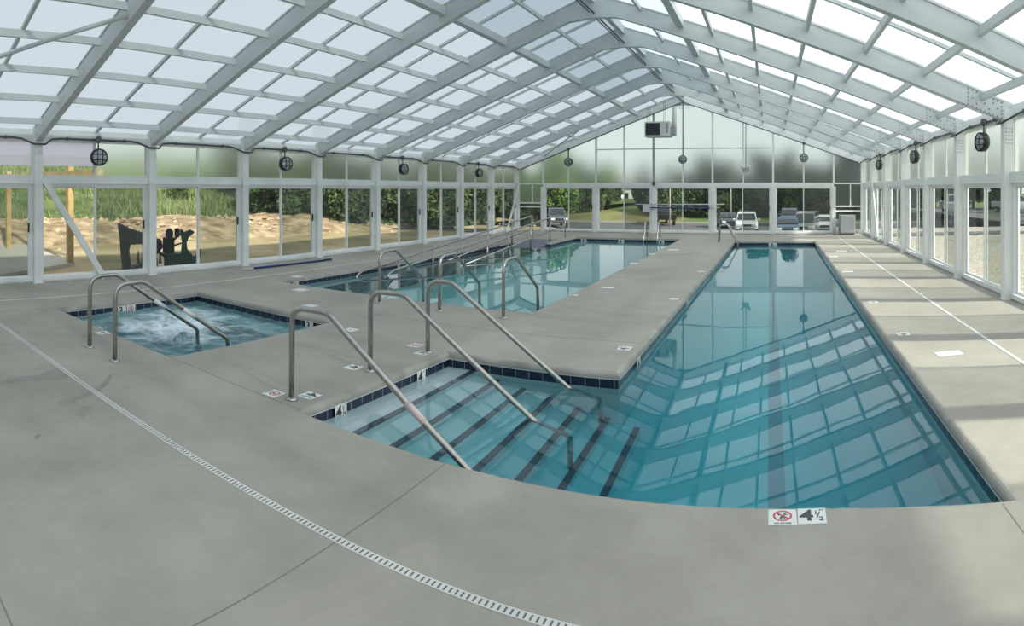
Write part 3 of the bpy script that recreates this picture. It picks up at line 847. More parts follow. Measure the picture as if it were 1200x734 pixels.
lap_rail(4.70, -3.68, 'middle stainless handrail over the lap pool entry steps')
lap_rail(5.60, -3.58, 'stainless handrail over the lap pool steps running close to the back edge')
G2 = 'handrails into the bubbling hot tub'
def spa_rail(x, lab):
    a, b = Vector((x, 3.28, .81)), Vector((x, 4.43, .03))
    grab([(x, 2.93, 0), (x, 2.935, .80), a, b, (x, 4.46, -.6)], lab, group=G2, rad=(.15, .18, .08), sleeve=(a.lerp(b, .44), a.lerp(b, .58), 'grout'))
spa_rail(-6.22, 'stainless hot tub handrail farther from the camera with a white sleeve')
spa_rail(-5.60, 'stainless hot tub handrail nearer the camera with a white sleeve')
G3 = 'handrails at the near end of the recreation pool'
for x, lab in ((-5.79, 'leftmost stainless handrail at the near end of the recreation pool'), (-4.67, 'middle stainless handrail at the near end of the recreation pool'), (-3.62, 'rightmost stainless handrail at the near end of the recreation pool')):
    grab([(x, 7.63, 0), (x, 7.64, .80), (x, 8.06, .81), (x, 8.90, .24), (x, 8.93, -.6)], lab, group=G3, rad=(.16, .12, .08))

# ladders
def ladder(c, ax, w, lab):
    """two arched grab rails going over the pool edge at c; ax points to the water"""
    root = empty('pool_ladder', c); root['label'] = lab; root['category'] = 'ladder'
    ax = Vector(ax); sd_ = Vector((-ax.y, ax.x, 0))
    for s_ in (-1, 1):
        o_ = sd_ * (s_ * w / 2)
        P = [o_ - ax * .52, o_ - ax * .50 + Vector((0, 0, .56)), o_ - ax * .22 + Vector((0, 0, .62)), o_ + ax * .13 + Vector((0, 0, -.05)), o_ + ax * .13 + Vector((0, 0, -1.0))]
        m_ = MB(); m_.tube(fillet(P, [.12, .12, .12], 6), RAD, 12); m_.build('grab_rail', M['steel'], root)
    for i in range(3):
        z = -.3 - .28 * i; m_ = MB(); a = ax * .13
        m_.bar(a + sd_ * (-w / 2) + Vector((0, 0, z)), a + sd_ * (w / 2) + Vector((0, 0, z)), .07, .02); m_.build('rung', M['steel'], root)
    return root
ladder((-4.38, 21.85, 0), (0, -1, 0), .50, 'stainless pool ladder at the far end of the recreation pool')
ladder((-1.24, 20.75, 0), (1, 0, 0), .45, 'stainless pool ladder at the far left corner of the lap pool')

# ramp railings
def ramp_rail(x, lab, flat_to, z_break, slope, y_end, posts, low_to):
    root = empty('ramp_railing', (x, flat_to, 0)); tag(root, lab, 'railing', 'railings on the recreation pool ramp')
    def top(y): return .84 if y >= z_break else .84 - slope * (z_break - y)
    b = Vector((x, flat_to, 0))
    zE = top(y_end)
    P = [(x, flat_to, .84), (x, z_break, .84), (x, y_end + .25, top(y_end + .25)), (x, y_end, zE - .09), (x, y_end + .25, zE - .22)]
    m_ = MB(); m_.tube([Vector(q_) - b for q_ in fillet(P, [.3, .1, .1], 5)], RAD, 12); m_.build('top_rail', M['steel'], root)
    P = [(x, flat_to, .38), (x, z_break, .38), (x, low_to, .38 - slope * (z_break - low_to))]
    m_ = MB(); m_.tube([Vector(q_) - b for q_ in fillet(P, .3, 5)], RAD, 12); m_.build('lower_rail', M['steel'], root)
    for y in posts:
        zb = 0 if y > 20.25 or x > -7.5 and y > 19.1 else -.083 * (20.3 - y)
        m_ = MB(); m_.tube([Vector((x, y, zb - .02)) - b, Vector((x, y, top(y))) - b], RAD, 12); m_.build('post', M['steel'], root)
ramp_rail(-8.50, 'outer stainless ramp railing along the left edge of the recreation pool', 20.4, 20.3, .0905, 10.3, (11.98, 13.56, 15.14, 16.8, 18.6, 20.38), 12.2)
ramp_rail(-7.56, 'inner stainless ramp railing between the ramp and open water', 21.4, 20.0, .081, 10.2, (12.4, 14.9, 16.3, 18.0, 19.75, 21.35), 12.6)

# ------------------------------------------------------------------ trench drains
def trench(a, b, w, lab, slots):
    a, b = Vector((*a, 0)), Vector((*b, 0)); c = (a + b) / 2; d = (b - a).normalized(); L = (b - a).length
    root = empty('trench_drain', a); tag(root, lab, 'drain')
    m_ = MB(); m_.bar(Vector((0, 0, .002)), d * L + Vector((0, 0, .002)), w, .004); m_.build('channel', M['drain'], root)
    if slots:
        m_ = MB(); n = int(L / slots); sdv = Vector((-d.y, d.x, 0))
        for i in range(n):
            p_ = d * (i * slots + slots / 2) + Vector((0, 0, .0045)); m_.bar(p_ - sdv * w * .36, p_ + sdv * w * .30, slots * .32, .0015)
        o_ = m_.build('slots', M['slot'], root); o_['kind'] = 'stuff'
trench((-10.2, 2.31), (-.5, 2.33), .052, 'white slotted trench drain curving across the near deck from left to bottom', .03)
trench((-9.35, -2), (-9.35, 21.5), .03, 'faint pale trench drain along the left-hand wall', 0)
trench((2.55, 2.6), (2.58, 22.8), .042, 'thin white trench drain along the right-hand deck', 0)

# ------------------------------------------------------------------ marker tiles
def glyph(me, parent, loc, rot, m='ink', sc=(1, 1, 1)):
    o = bpy.data.objects.new('lettering', me); COL.objects.link(o); o.parent = parent
    me.materials.clear(); me.materials.append(M[m]); o.location = loc; o.rotation_euler = rot; o.scale = sc; return o
T = {}
def txt(s_, size, bold=0.0):
    k = (s_, size, bold)
    if k not in T: T[k] = text_mesh(s_, size, bold=bold)
    return T[k]
def marker(c, kind, lab, rz=0.0, sx=.152, sy=.152, group=None, vert=False, name=None):
    root = empty(name or ('no_diving_tile' if kind == 'nodive' else 'depth_marker_tile'), c, rz)
    if vert: root.rotation_euler = (radians(90), 0, rz)
    tag(root, lab, 'tile', group)
    t = .003
    m_ = MB(); m_.box((-sx / 2, -sy / 2, 0), (sx / 2, sy / 2, t)); m_.build('tile', M['marker'], root)
    z = t + .0008
    if kind == 'nodive':
        r = MB(); n = 32; ro, ri = sx * .34, sx * .27
        for k in range(n):
            a, b = 2 * pi * k / n, 2 * pi * (k + 1) / n
            r.prism([(ri * cos(a), ri * sin(a) + .012, t), (ro * cos(a), ro * sin(a) + .012, t), (ro * cos(b), ro * sin(b) + .012, t), (ri * cos(b), ri * sin(b) + .012, t)], (0, 0, .001))
        r.bar((-ri * .75, ri * .68 + .012, t + .0012), (ri * .75, -ri * .68 + .012, t + .0012), .010, .001); r.build('prohibition_ring', M['red'], root)
        f = MB()
        f.bar((-.012, -.016, z), (.004, .018, z), .012, .001); f.bar((.004, .018, z), (.030, .026, z), .006, .001); f.bar((.0, .014, z), (-.026, .024, z), .006, .001)
        f.bar((.010, -.014, z), (.006, .012, z), .010, .001); f.lathe([(.007, 0), (.007, .001)], (.012, .034, z), 'z', 10); f.build('diver_symbol', M['ink'], root)
        glyph(txt('NO DIVING', .018, .0004), root, (0, -sy * .40, t), (0, 0, 0))
    elif kind == '4half':
        glyph(txt('4', .150, .004), root, (-.030, 0, t), (0, 0, 0))
        glyph(txt('1', .055, .001), root, (.022, .030, t), (0, 0, 0)); glyph(txt('/', .085, .0005), root, (.034, .002, t), (0, 0, 0)); glyph(txt('2', .055, .001), root, (.050, -.032, t), (0, 0, 0)); glyph(txt('FT', .028), root, (.055, .052, t), (0, 0, 0))
    elif kind in ('4', '3'):
        glyph(txt(kind, .150, .004), root, (-.02, 0, t), (0, 0, 0)); glyph(txt('FT', .028), root, (.050, .045, t), (0, 0, 0))
    elif kind == 'lid':
        f = MB(); f.lathe([(.012, 0), (.012, .001)], (0, 0, t), 'z', 12); f.build('lifting_hole', M['slot'], root)
    return root
def deck(px, py): p_ = at(px, py); p_.z = .0005; return p_
marker(deck(917, 607), 'nodive', 'white NO DIVING tile with a red crossed circle in the near deck', .0, .155, .155)
marker(deck(951.5, 605.5), '4half', 'white 4½ FT depth tile, the largest in the near deck', -.02, .155, .155)
marker(deck(321, 461.5), 'nodive', 'white no-diving tile left of the nearest handrail base', radians(-90))
marker(deck(363, 464), '4half', 'white depth tile right of the nearest handrail base', radians(-90))
marker(deck(414, 431), '4', 'white depth tile left of the middle stair handrail base', radians(-90))
marker(deck(487, 405), 'nodive', 'white no-diving tile left of the back stair handrail base', radians(-90))
marker(deck(495, 414), '4', 'white depth tile just below the back stair handrail base', radians(-90))
marker(deck(732, 408.5), '4', 'white depth tile near the inner corner of the walkway', radians(90))
marker(deck(790, 350.5), 'plain', 'white square tile in the walkway halfway along the lap pool edge', radians(90))
marker(deck(822, 318.5), 'plain', 'white tile beside a dark mark toward the far end of the walkway', radians(90))
marker(deck(789, 293), 'plain', 'white tile near the far end of the walkway centre', 0, .3, .25)
marker(deck(764.5, 298), 'plain', 'white tile at the right edge of the recreation pool far end', 0, .2, .2)
marker(deck(743, 309), 'plain', 'small white tile at the right edge of the recreation pool, second from its far end', 0, .2, .2)
marker(deck(713, 337.5), 'plain', 'white rectangular tile in the walkway right of the recreation pool', 0, .22, .16)
marker(deck(672, 346), '4', 'white marker tile at the recreation pool right edge near its near corner', radians(90))
marker(deck(454, 348.5), '4', 'white marker tile beside the leftmost recreation pool handrail base', 0)
marker(deck(352, 339.8), 'lid', 'white square lid in the deck at the left corner of the recreation pool', 0, .24, .24, name='skimmer_cover')
marker(deck(363, 358.7), 'lid', 'white square lid in the deck behind the hot tub', 0, .2, .2, name='skimmer_cover')
marker(deck(411, 386.8), 'lid', 'small white lid in the deck right of the hot tub corner', 0, .16, .16, name='skimmer_cover')
marker(deck(348, 324.3), 'plain', 'pale tile in the deck beyond the left corner of the recreation pool', 0, .2, .2)
marker(deck(120, 390.5), '3', 'white depth tile on the deck beside the hot tub handrails', radians(-90))
marker(deck(1112, 414.5), 'lid', 'large white skimmer lid in the right-hand deck', radians(4), .29, .17, name='skimmer_cover')
marker(deck(1058.5, 391.8), '4', 'white depth tile at the right edge of the lap pool below the skimmer lid', radians(90))
marker(deck(1023, 354), '4', 'white depth tile at the right edge of the lap pool, second from the camera', radians(90))
marker(deck(993, 318.5), 'plain', 'white tile at the right edge of the lap pool halfway back', 0, .25, .2)
marker(deck(977, 301), 'plain', 'white tile at the right edge of the lap pool near its far end', 0, .25, .25)
marker(deck(986, 294.5), 'plain', 'white rectangular lid right of the lap pool far corner', 0, .3, .3)
# tiles set upright in the waterline band
def up_tile(x, y, rz, kind, lab, sx=.15): marker((x, y, -.128), kind, lab, rz, sx, .14, vert=True)
up_tile(-3.415, 3.95, radians(90), '4half', 'upright white 4½ tile in the waterline band by the nearest handrail')
up_tile(-3.39, 5.18, radians(90), '4', 'upright white 4 tile in the waterline band by the back of the entry steps')
up_tile(-1.44, 6.5, radians(90), '4', 'upright white tile in the lap pool waterline just past the walkway corner')
up_tile(-1.38, 10.0, radians(90), '4', 'upright white tile in the lap pool waterline beside the walkway middle')
up_tile(-1.31, 14.0, radians(90), '4', 'upright white tile in the lap pool waterline toward the far ladder')
up_tile(.1, 21.09, 0, '4', 'upright white depth tiles at the far end wall of the lap pool', .3)
for px, lab in ((684, 'upright white tile in the far waterline of the recreation pool, left one'), (728, 'upright white tile in the far waterline of the recreation pool, middle one'), (775, 'upright white tile in the far waterline of the recreation pool by the ladder')):
    up_tile(aty(px, 283, 21.84).x, 21.84, 0, '4', lab, .22)
pS = aty(145, 360, 3.6)
up_tile(-8.45, 4.55, radians(90), '3', 'upright white 3 depth tile in the hot tub waterline'); up_tile(-8.46, 4.72, radians(90), 'nodive', 'upright white no-diving tile in the hot tub waterline')
up_tile(-5.9, 6.14, 0, '3', 'upright white tile at the right end of the hot tub back wall')
up_tile(-8.645, 8.6, radians(90), 'nodive', 'upright white tile at the left corner of the recreation pool'); up_tile(-8.645, 12.6, radians(90), '4', 'upright white tile under the outer ramp railing')

# ------------------------------------------------------------------ poles, cabinet
def pole_on_floor():
    a, b = at(289, 315.5, .025), at(381, 305, .025); root = empty('telescopic_pole', a)
    tag(root, 'blue telescopic pool pole with a white tip lying on the deck by the left wall', 'pole')
    d = b - a
    m_ = MB(); m_.tube([Vector((0, 0, .005)) + d * .08, d], .024, 10); m_.build('outer_pole', M['blue'], root)
    m_ = MB(); m_.tube([Vector((0, 0, .005)) - d * .04, d * .08], .018, 10); m_.build('inner_pole', M['offwhite'], root)
    m_ = MB(); m_.tube([d + Vector((0, 0, .01)), d * 1.07 + Vector((.05, 0, .01))], .026, 10); m_.build('handle', M['blue'], root)
pole_on_floor()
y = FAR - .2
a, b = aty(745, 239.5, y), aty(849, 239.5, y)
root = empty('skimmer_net_pole', a); tag(root, 'thin white pole with a flat skimmer net hung level on the far wall', 'pole')
m_ = MB(); m_.tube([Vector((0, 0, 0)), b - a], .018, 8); m_.build('pole', M['offwhite'], root)
c = aty(757.5, 244, y) - a; m_ = MB(); m_.box((c.x - .16, -.01, c.z - .15), (c.x + .16, .01, c.z + .15)); m_.build('net_head', M['pale_metal'], root, .01)
a, b = aty(762, 243.6, y + .03), aty(832, 243.6, y + .03)
root = empty('telescopic_pole', a); tag(root, 'blue telescopic pole hung level on the far wall below the white one', 'pole')
m_ = MB(); m_.tube([Vector((0, 0, 0)), b - a], .024, 8); m_.build('pole', M['blue'], root)
m_ = MB(); m_.tube([b - a, b - a + Vector((.4, 0, 0))], .016, 8); m_.build('tip', M['offwhite'], root)
p = aty(984.5, 271.5, FAR - .55); cb = empty('storage_cabinet', (p.x, FAR - .55, 0)); tag(cb, 'plain grey cabinet standing in the far right corner', 'cabinet')
m_ = MB(); m_.box((0, 0, .05), (.62, .42, .78)); m_.build('body', M['cab'], cb, .01)
m_ = MB(); m_.box((.03, -.012, .08), (.59, .0, .75)); m_.build('door', M['cab'], cb, .006)
m_ = MB(); m_.box((.03, .03, 0), (.59, .4, .05)); m_.build('plinth', M['louver'], cb)
m_ = MB(); m_.lathe([(.13, 0), (.14, .16), (.13, .30), (.09, .31)], (p.x - .12, FAR - .4, 0), 'z', 16); tag(m_.build('chlorine_bucket', M['cab'], off=(p.x - .12, FAR - .4, 0)), 'small grey bucket on the floor left of the grey cabinet', 'bucket')

# ------------------------------------------------------------------ outdoors: ground
def terrain(name, x0, x1, y0, y1, nx, ny, hf, m, kind='structure'):
    mb = MB(); P = [(x0 + (x1 - x0) * i / nx, y0 + (y1 - y0) * j / ny) for j in range(ny + 1) for i in range(nx + 1)]
    mb.v = [(x, y_, hf(x, y_)) for x, y_ in P]
    for j in range(ny):
        for i in range(nx):
            a_ = j * (nx + 1) + i; mb.f.append((a_, a_ + 1, a_ + nx + 2, a_ + nx + 1)); mb.mi.append(0); mb.sm.append(True)
    o_ = mb.build(name, m); tag(o_, kind=kind); return o_
def nz(x, y_, s_=1.0, z=0): return noise.noise(Vector((x * s_, y_ * s_, z)))
def hill_h(x, y_):
    if y_ > 46: return hill_h(x, 46) * max(.0, 1 - (y_ - 46) / 26) - .3 * min(1, (y_ - 46) / 10)
    d = (-26 + .12 * y_) - x                       # metres beyond the berm crest
    if d <= 0: return -.25 + .05 * nz(x, y_, .3)
    return -.1 + 7.0 * (1 - math.exp(-d / 24)) + .35 * nz(x, y_, .15) + .1 * nz(x, y_, .9)
terrain('ground_dirt', -32, XG_L - .12, -12, 44, 60, 90, lambda x, y_: -.16 + .04 * nz(x, y_, .5) - .02 - (2.2 * min(1, max(0, (y_ - 30) / 8)) if x > -22 else 0), M['dirt'])
terrain('ground_hillside', -110, -23, -30, 110, 80, 110, lambda x, y_: hill_h(x, y_) - .05, M['grass'])
def lot_h(x, y_):
    t = min(1, max(0, (y_ - 26) / 14)); return -.15 - 1.6 * t * t * (3 - 2 * t)
def lawn_h(x, y_):
    return -1.75 + max(0, (y_ - 62)) * .022 + .06 * nz(x, y_, .2)
terrain('ground_parking', -45, 60, FAR + .2, 63, 60, 40, lambda x, y_: lot_h(x, y_), M['asphalt'])
terrain('ground_lawn', -90, 110, 62.4, 170, 60, 40, lambda x, y_: lawn_h(x, y_), M['lawn'])
terrain('ground_gravel', XG_R + .12, 16, -12, 30, 50, 90, lambda x, y_: -.17 + .05 * nz(x, y_, 2.5) + .02 * nz(x, y_, 9), M['gravel'])
terrain('ground_yard', 15.5, 60, -30, 80, 30, 40, lambda x, y_: -.35 - .02 * (x - 15), M['asphalt'])
terrain('ground_apron', -14, 16, -14, NEAR - .02, 8, 8, lambda x, y_: -.2, M['dirt'])
# kerb and parking lines
k_ = MB(); k_.bar((-30, 62.6, -1.68), (60, 62.6, -1.68), .4, .22); k = k_.build('kerb', M['pad'], off=(0, 62.6, -1.68)); tag(k, kind='structure')
for i, x in enumerate((-12.5, -9.5, -6.2, -1.2, 1.8)):
    k_ = MB(); k_.bar((x, 44, lot_h(0, 44) + .02), (x + 2.0, 50, lot_h(0, 50) + .02), .12, .012); tag(k_.build('parking_line', M['paint'], off=(x, 44, -1.7)), 'painted white parking bay line on the asphalt beyond the far wall', 'line', 'parking bay lines')
# brown bank with boulders left of the far lot
terrain('ground_bank', -34, -8, 63, 80, 30, 20, lambda x, y_: -1.72 + .9 * math.exp(-((y_ - 74) / 7) ** 2) * (1 if x < -16 else max(0, 1 - (x + 16) / 8)) + .08 * nz(x, y_, .6), M['mulch'])

# berm of rubble
mb = MB(); nx, ny = 40, 260
for j in range(ny + 1):
    for i in range(nx + 1):
        u = i / nx; y_ = -14 + 52 * j / ny; xc = -25 + .10 * y_
        x = xc + (u - .5) * 9.5
        h = min(1, (38.5 - y_) / 6) * .66 * (sin(pi * u) ** .8) * (1 + .45 * nz(0, y_, .35, 5)) + (.16 * abs(nz(x, y_, 1.6, 2)) + .10 * nz(x, y_, 4.5, 3)) * sin(pi * u) - .22
        mb.v.append((x, y_, h))
for j in range(ny):
    for i in range(nx):
        a_ = j * (nx + 1) + i; mb.f.append((a_, a_ + 1, a_ + nx + 2, a_ + nx + 1)); mb.mi.append(0); mb.sm.append(False)
tag(mb.build('rubble_berm', M['rubble']), 'long low bank of brown dirt and rubble outside the left windows', 'dirt bank', kind='stuff')
# stones scattered on the berm and dirt
mb = MB(); rr = random.Random(3)
for i in range(700):
    y_ = rr.uniform(-6, 36); u = rr.random(); x = -25 + .10 * y_ + rr.gauss(0, 2.6) + 1; s_ = rr.uniform(.05, .22)
    z = .66 * max(0, 1 - ((x + 25 - .1 * y_) / 4.6) ** 2) - .2
    n0 = len(mb.v)
    for a_, b_, c_ in ((1, 0, 0), (-1, 0, 0), (0, 1, 0), (0, -1, 0), (0, 0, 1), (0, 0, -1)):
        k = s_ * rr.uniform(.6, 1.2); mb.v.append((x + a_ * k, y_ + b_ * k, z + c_ * k * .7))
    for f in ((0, 2, 4), (2, 1, 4), (1, 3, 4), (3, 0, 4), (2, 0, 5), (1, 2, 5), (3, 1, 5), (0, 3, 5)):
        mb.f.append(tuple(n0 + q_ for q_ in f)); mb.mi.append(0); mb.sm.append(False)
tag(mb.build('scattered_rubble', mat('pale_stones', (.45, .33, .22), .95, 0, .1, .3, 1)), 'loose pale stones strewn over the dirt bank outside the left windows', 'rubble', kind='stuff')
# tall grass on the foot of the hill
mb = MB()
for i in range(11000):
    y_ = rr.uniform(-14, 40); d = rr.random() ** 1.5 * 16; x = -27.5 + .12 * y_ - d; z = hill_h(x, y_) - .08
    h = rr.uniform(.4, 1.25) * (.25 + 1.3 * max(0, nz(x, y_, .22, 9) + .2)); a_ = rr.uniform(0, pi); w = rr.uniform(.02, .045)
    lx, ly = rr.gauss(0, .15), rr.gauss(0, .15)
    mb.poly([(x - cos(a_) * w, y_ - sin(a_) * w, z), (x + cos(a_) * w, y_ + sin(a_) * w, z), (x + lx, y_ + ly, z + h)])
tag(mb.build('tall_grass', M['blade']), 'tall pale green grass growing on the hillside behind the rubble', 'grass', kind='stuff')

# ------------------------------------------------------------------ outdoors: trees
def tree_meshes(seed, h, spread, n, size, low=.12):
    r_ = random.Random(seed); tr = MB()
    base = [(0, 0, -.5), (.1, .05, h * .3), (.0, .1, h * .62), (.1, 0, h * .85)]
    tr.tube(base, [h * .028, h * .022, h * .014, h * .006], 8)
    blobs = []
    for i in range(11):
        a_ = r_.uniform(0, 2 * pi); t = r_.uniform(low + .1, .95); rad = spread * (1 - .75 * abs(t - .45)) * r_.uniform(.35, .75)
        c = Vector((cos(a_) * rad, sin(a_) * rad, h * t)); blobs.append((c, spread * r_.uniform(.34, .55)))
        tr.tube([(0.05, .05, h * t * .6), tuple(c * .6 + Vector((0, 0, h * t * .32))), tuple(c)], [h * .010, h * .007, h * .003], 6)
    lf = MB()
    for i in range(n):
        c, rd = r_.choice(blobs); v = Vector((r_.gauss(0, 1), r_.gauss(0, 1), r_.gauss(0, 1))).normalized() * rd * (r_.random() ** .35); v.z *= .8
        p_ = c + v; u = Vector((r_.gauss(0, 1), r_.gauss(0, 1), r_.gauss(0, 1))).normalized(); w = u.cross(Vector((r_.gauss(0, 1), r_.gauss(0, 1), r_.gauss(0, 1)))).normalized()
        s_ = size * r_.uniform(.6, 1.3)
        lf.poly([p_ - u * s_, p_ - w * s_ * .5, p_ + u * s_, p_ + w * s_ * .5])
    return tr, lf
PROTO = {}
def tree(kind, x, y_, z, s_, lab, grp):
    if kind not in PROTO:
        pr = {'broad': (11, 9, 4.2, 5200, .26, 'leaf_b', 'broadleaf_tree'), 'dense': (23, 10, 4.0, 6500, .27, 'leaf_a', 'dense_tree'), 'dark': (31, 12, 3.4, 6500, .27, 'leaf_c', 'dark_tree'), 'bush': (45, 3.2, 2.3, 2600, .16, 'leaf_a', 'leafy_bush')}[kind]
        root = empty(pr[6]); t_, l_ = tree_meshes(pr[0], pr[1], pr[2], pr[3], pr[4], .0 if kind != 'broad' else .15)
        t_.build('trunk', M['bark'], root); l_.build('foliage', M[pr[5]], root); PROTO[kind] = root; o_ = root
    else: o_ = copy_tree(PROTO[kind])
    o_.location = (x, y_, z); o_.scale = (s_,) * 3; o_.rotation_euler = (0, 0, (x * 1.7 + y_) % 6.28)
    return tag(o_, lab, 'tree', grp)
GF = 'trees beyond the far parking lot'
def pt(px, d):
    th = (px - X0) / F; return d * sin(th), d * cos(th)
_far = [(628, 66, 'broad', .62), (650, 70, 'broad', .9), (672, 76, 'dense', .72), (690, 78, 'dense', .6), (706, 79, 'broad', .7), (708, 92, 'dense', .45), (757, 86, 'dark', .5), (713, 100, 'broad', .62), (721, 112, 'dense', .5), (752, 104, 'dark', .6)]
for i, px in enumerate([p for p in range(618, 1018, 11) if not 716 < p < 752]):
    d = 84 + 7 * math.sin(px * 1.3) - (px - 610) * .02
    _far.append((px, d, ('dark', 'dense', 'dark')[i % 3], (.62 if 815 < px < 985 else .48) + .07 * math.sin(px * .7)))
_far += [(930, 88, 'broad', .66), (660, 84, 'dark', .7), (682, 86, 'dark', .6), (846, 92, 'dense', .75), (806, 90, 'dense', .55), (1005, 82, 'dense', .45)]
for px, d, kind, s_ in _far:
    x, y_ = pt(px, d)
    tree(kind, x, y_, lawn_h(x, y_) - .3, s_, {'broad': 'bright green broadleaf tree beyond the far parking lot', 'dense': 'dense mid green tree beyond the far parking lot', 'dark': 'tall dark green tree in the wood beyond the far parking lot'}[kind], GF + ' ' + kind)
for i, px in enumerate(range(772, 1020, 13)):
    x, y_ = pt(px, 71 + (i * 37 % 6)); tree('bush', x, y_, lawn_h(x, y_) - .5, .9 + (i % 3) * .15, 'leafy undergrowth bush at the edge of the wood beyond the far lot', 'undergrowth at the edge of the far wood')
_left = [(px, 36 + 5 * math.sin(px * .9) + max(0, px - 520) * .12, ('dark', 'dense')[i % 2], .40 + .05 * math.sin(px * 2.1)) for i, px in enumerate(range(268, 628, 13))]
for px, d, kind, s_ in _left:
    x, y_ = pt(px, d)
    tree(kind, x, y_, max(hill_h(x, y_), -1.2) - .8, s_, 'dark green tree on the slope beyond the left wall' if kind == 'dark' else 'mid green leafy tree on the slope beyond the left wall', 'trees on the left slope ' + kind)
for px, d, s_ in ((395, 31, .7), (420, 32, .7), (445, 32, .8), (300, 33, .5), (470, 33, .8), (495, 33, .8), (520, 34, .9), (545, 36, .9), (570, 38, 1), (590, 42, 1), (212, 36, .5), (345, 33, .5), (605, 46, 1.1)):
    x, y_ = pt(px, d); tree('bush', x, y_, hill_h(x, y_) - .1, s_, 'leafy green bush at the foot of the left slope', 'bushes at the foot of the left slope')
_right = [(31 + 5 * (i % 2) + 2 * math.sin(i), 4 + 4.2 * i, ('dense', 'dark', 'broad', 'dark')[i % 4], .72 + .1 * math.sin(i * 2.3)) for i in range(15)] + [(14 + 2.3 * i, 74 - .9 * i + 3 * (i % 2), ('dark', 'dense', 'dark', 'broad')[i % 4], .74 + .08 * math.sin(i * 1.7)) for i in range(8)] + [(9.5 + 3 * i, 84, 'dark', .8) for i in range(6)]
for x, y_, kind, s_ in _right:
    tree(kind, x, y_, -.8, s_, {'broad': 'bright green tree across the yard beyond the right wall', 'dense': 'mid green tree across the yard beyond the right wall', 'dark': 'dark tall tree across the yard beyond the right wall'}[kind], 'trees right ' + kind)

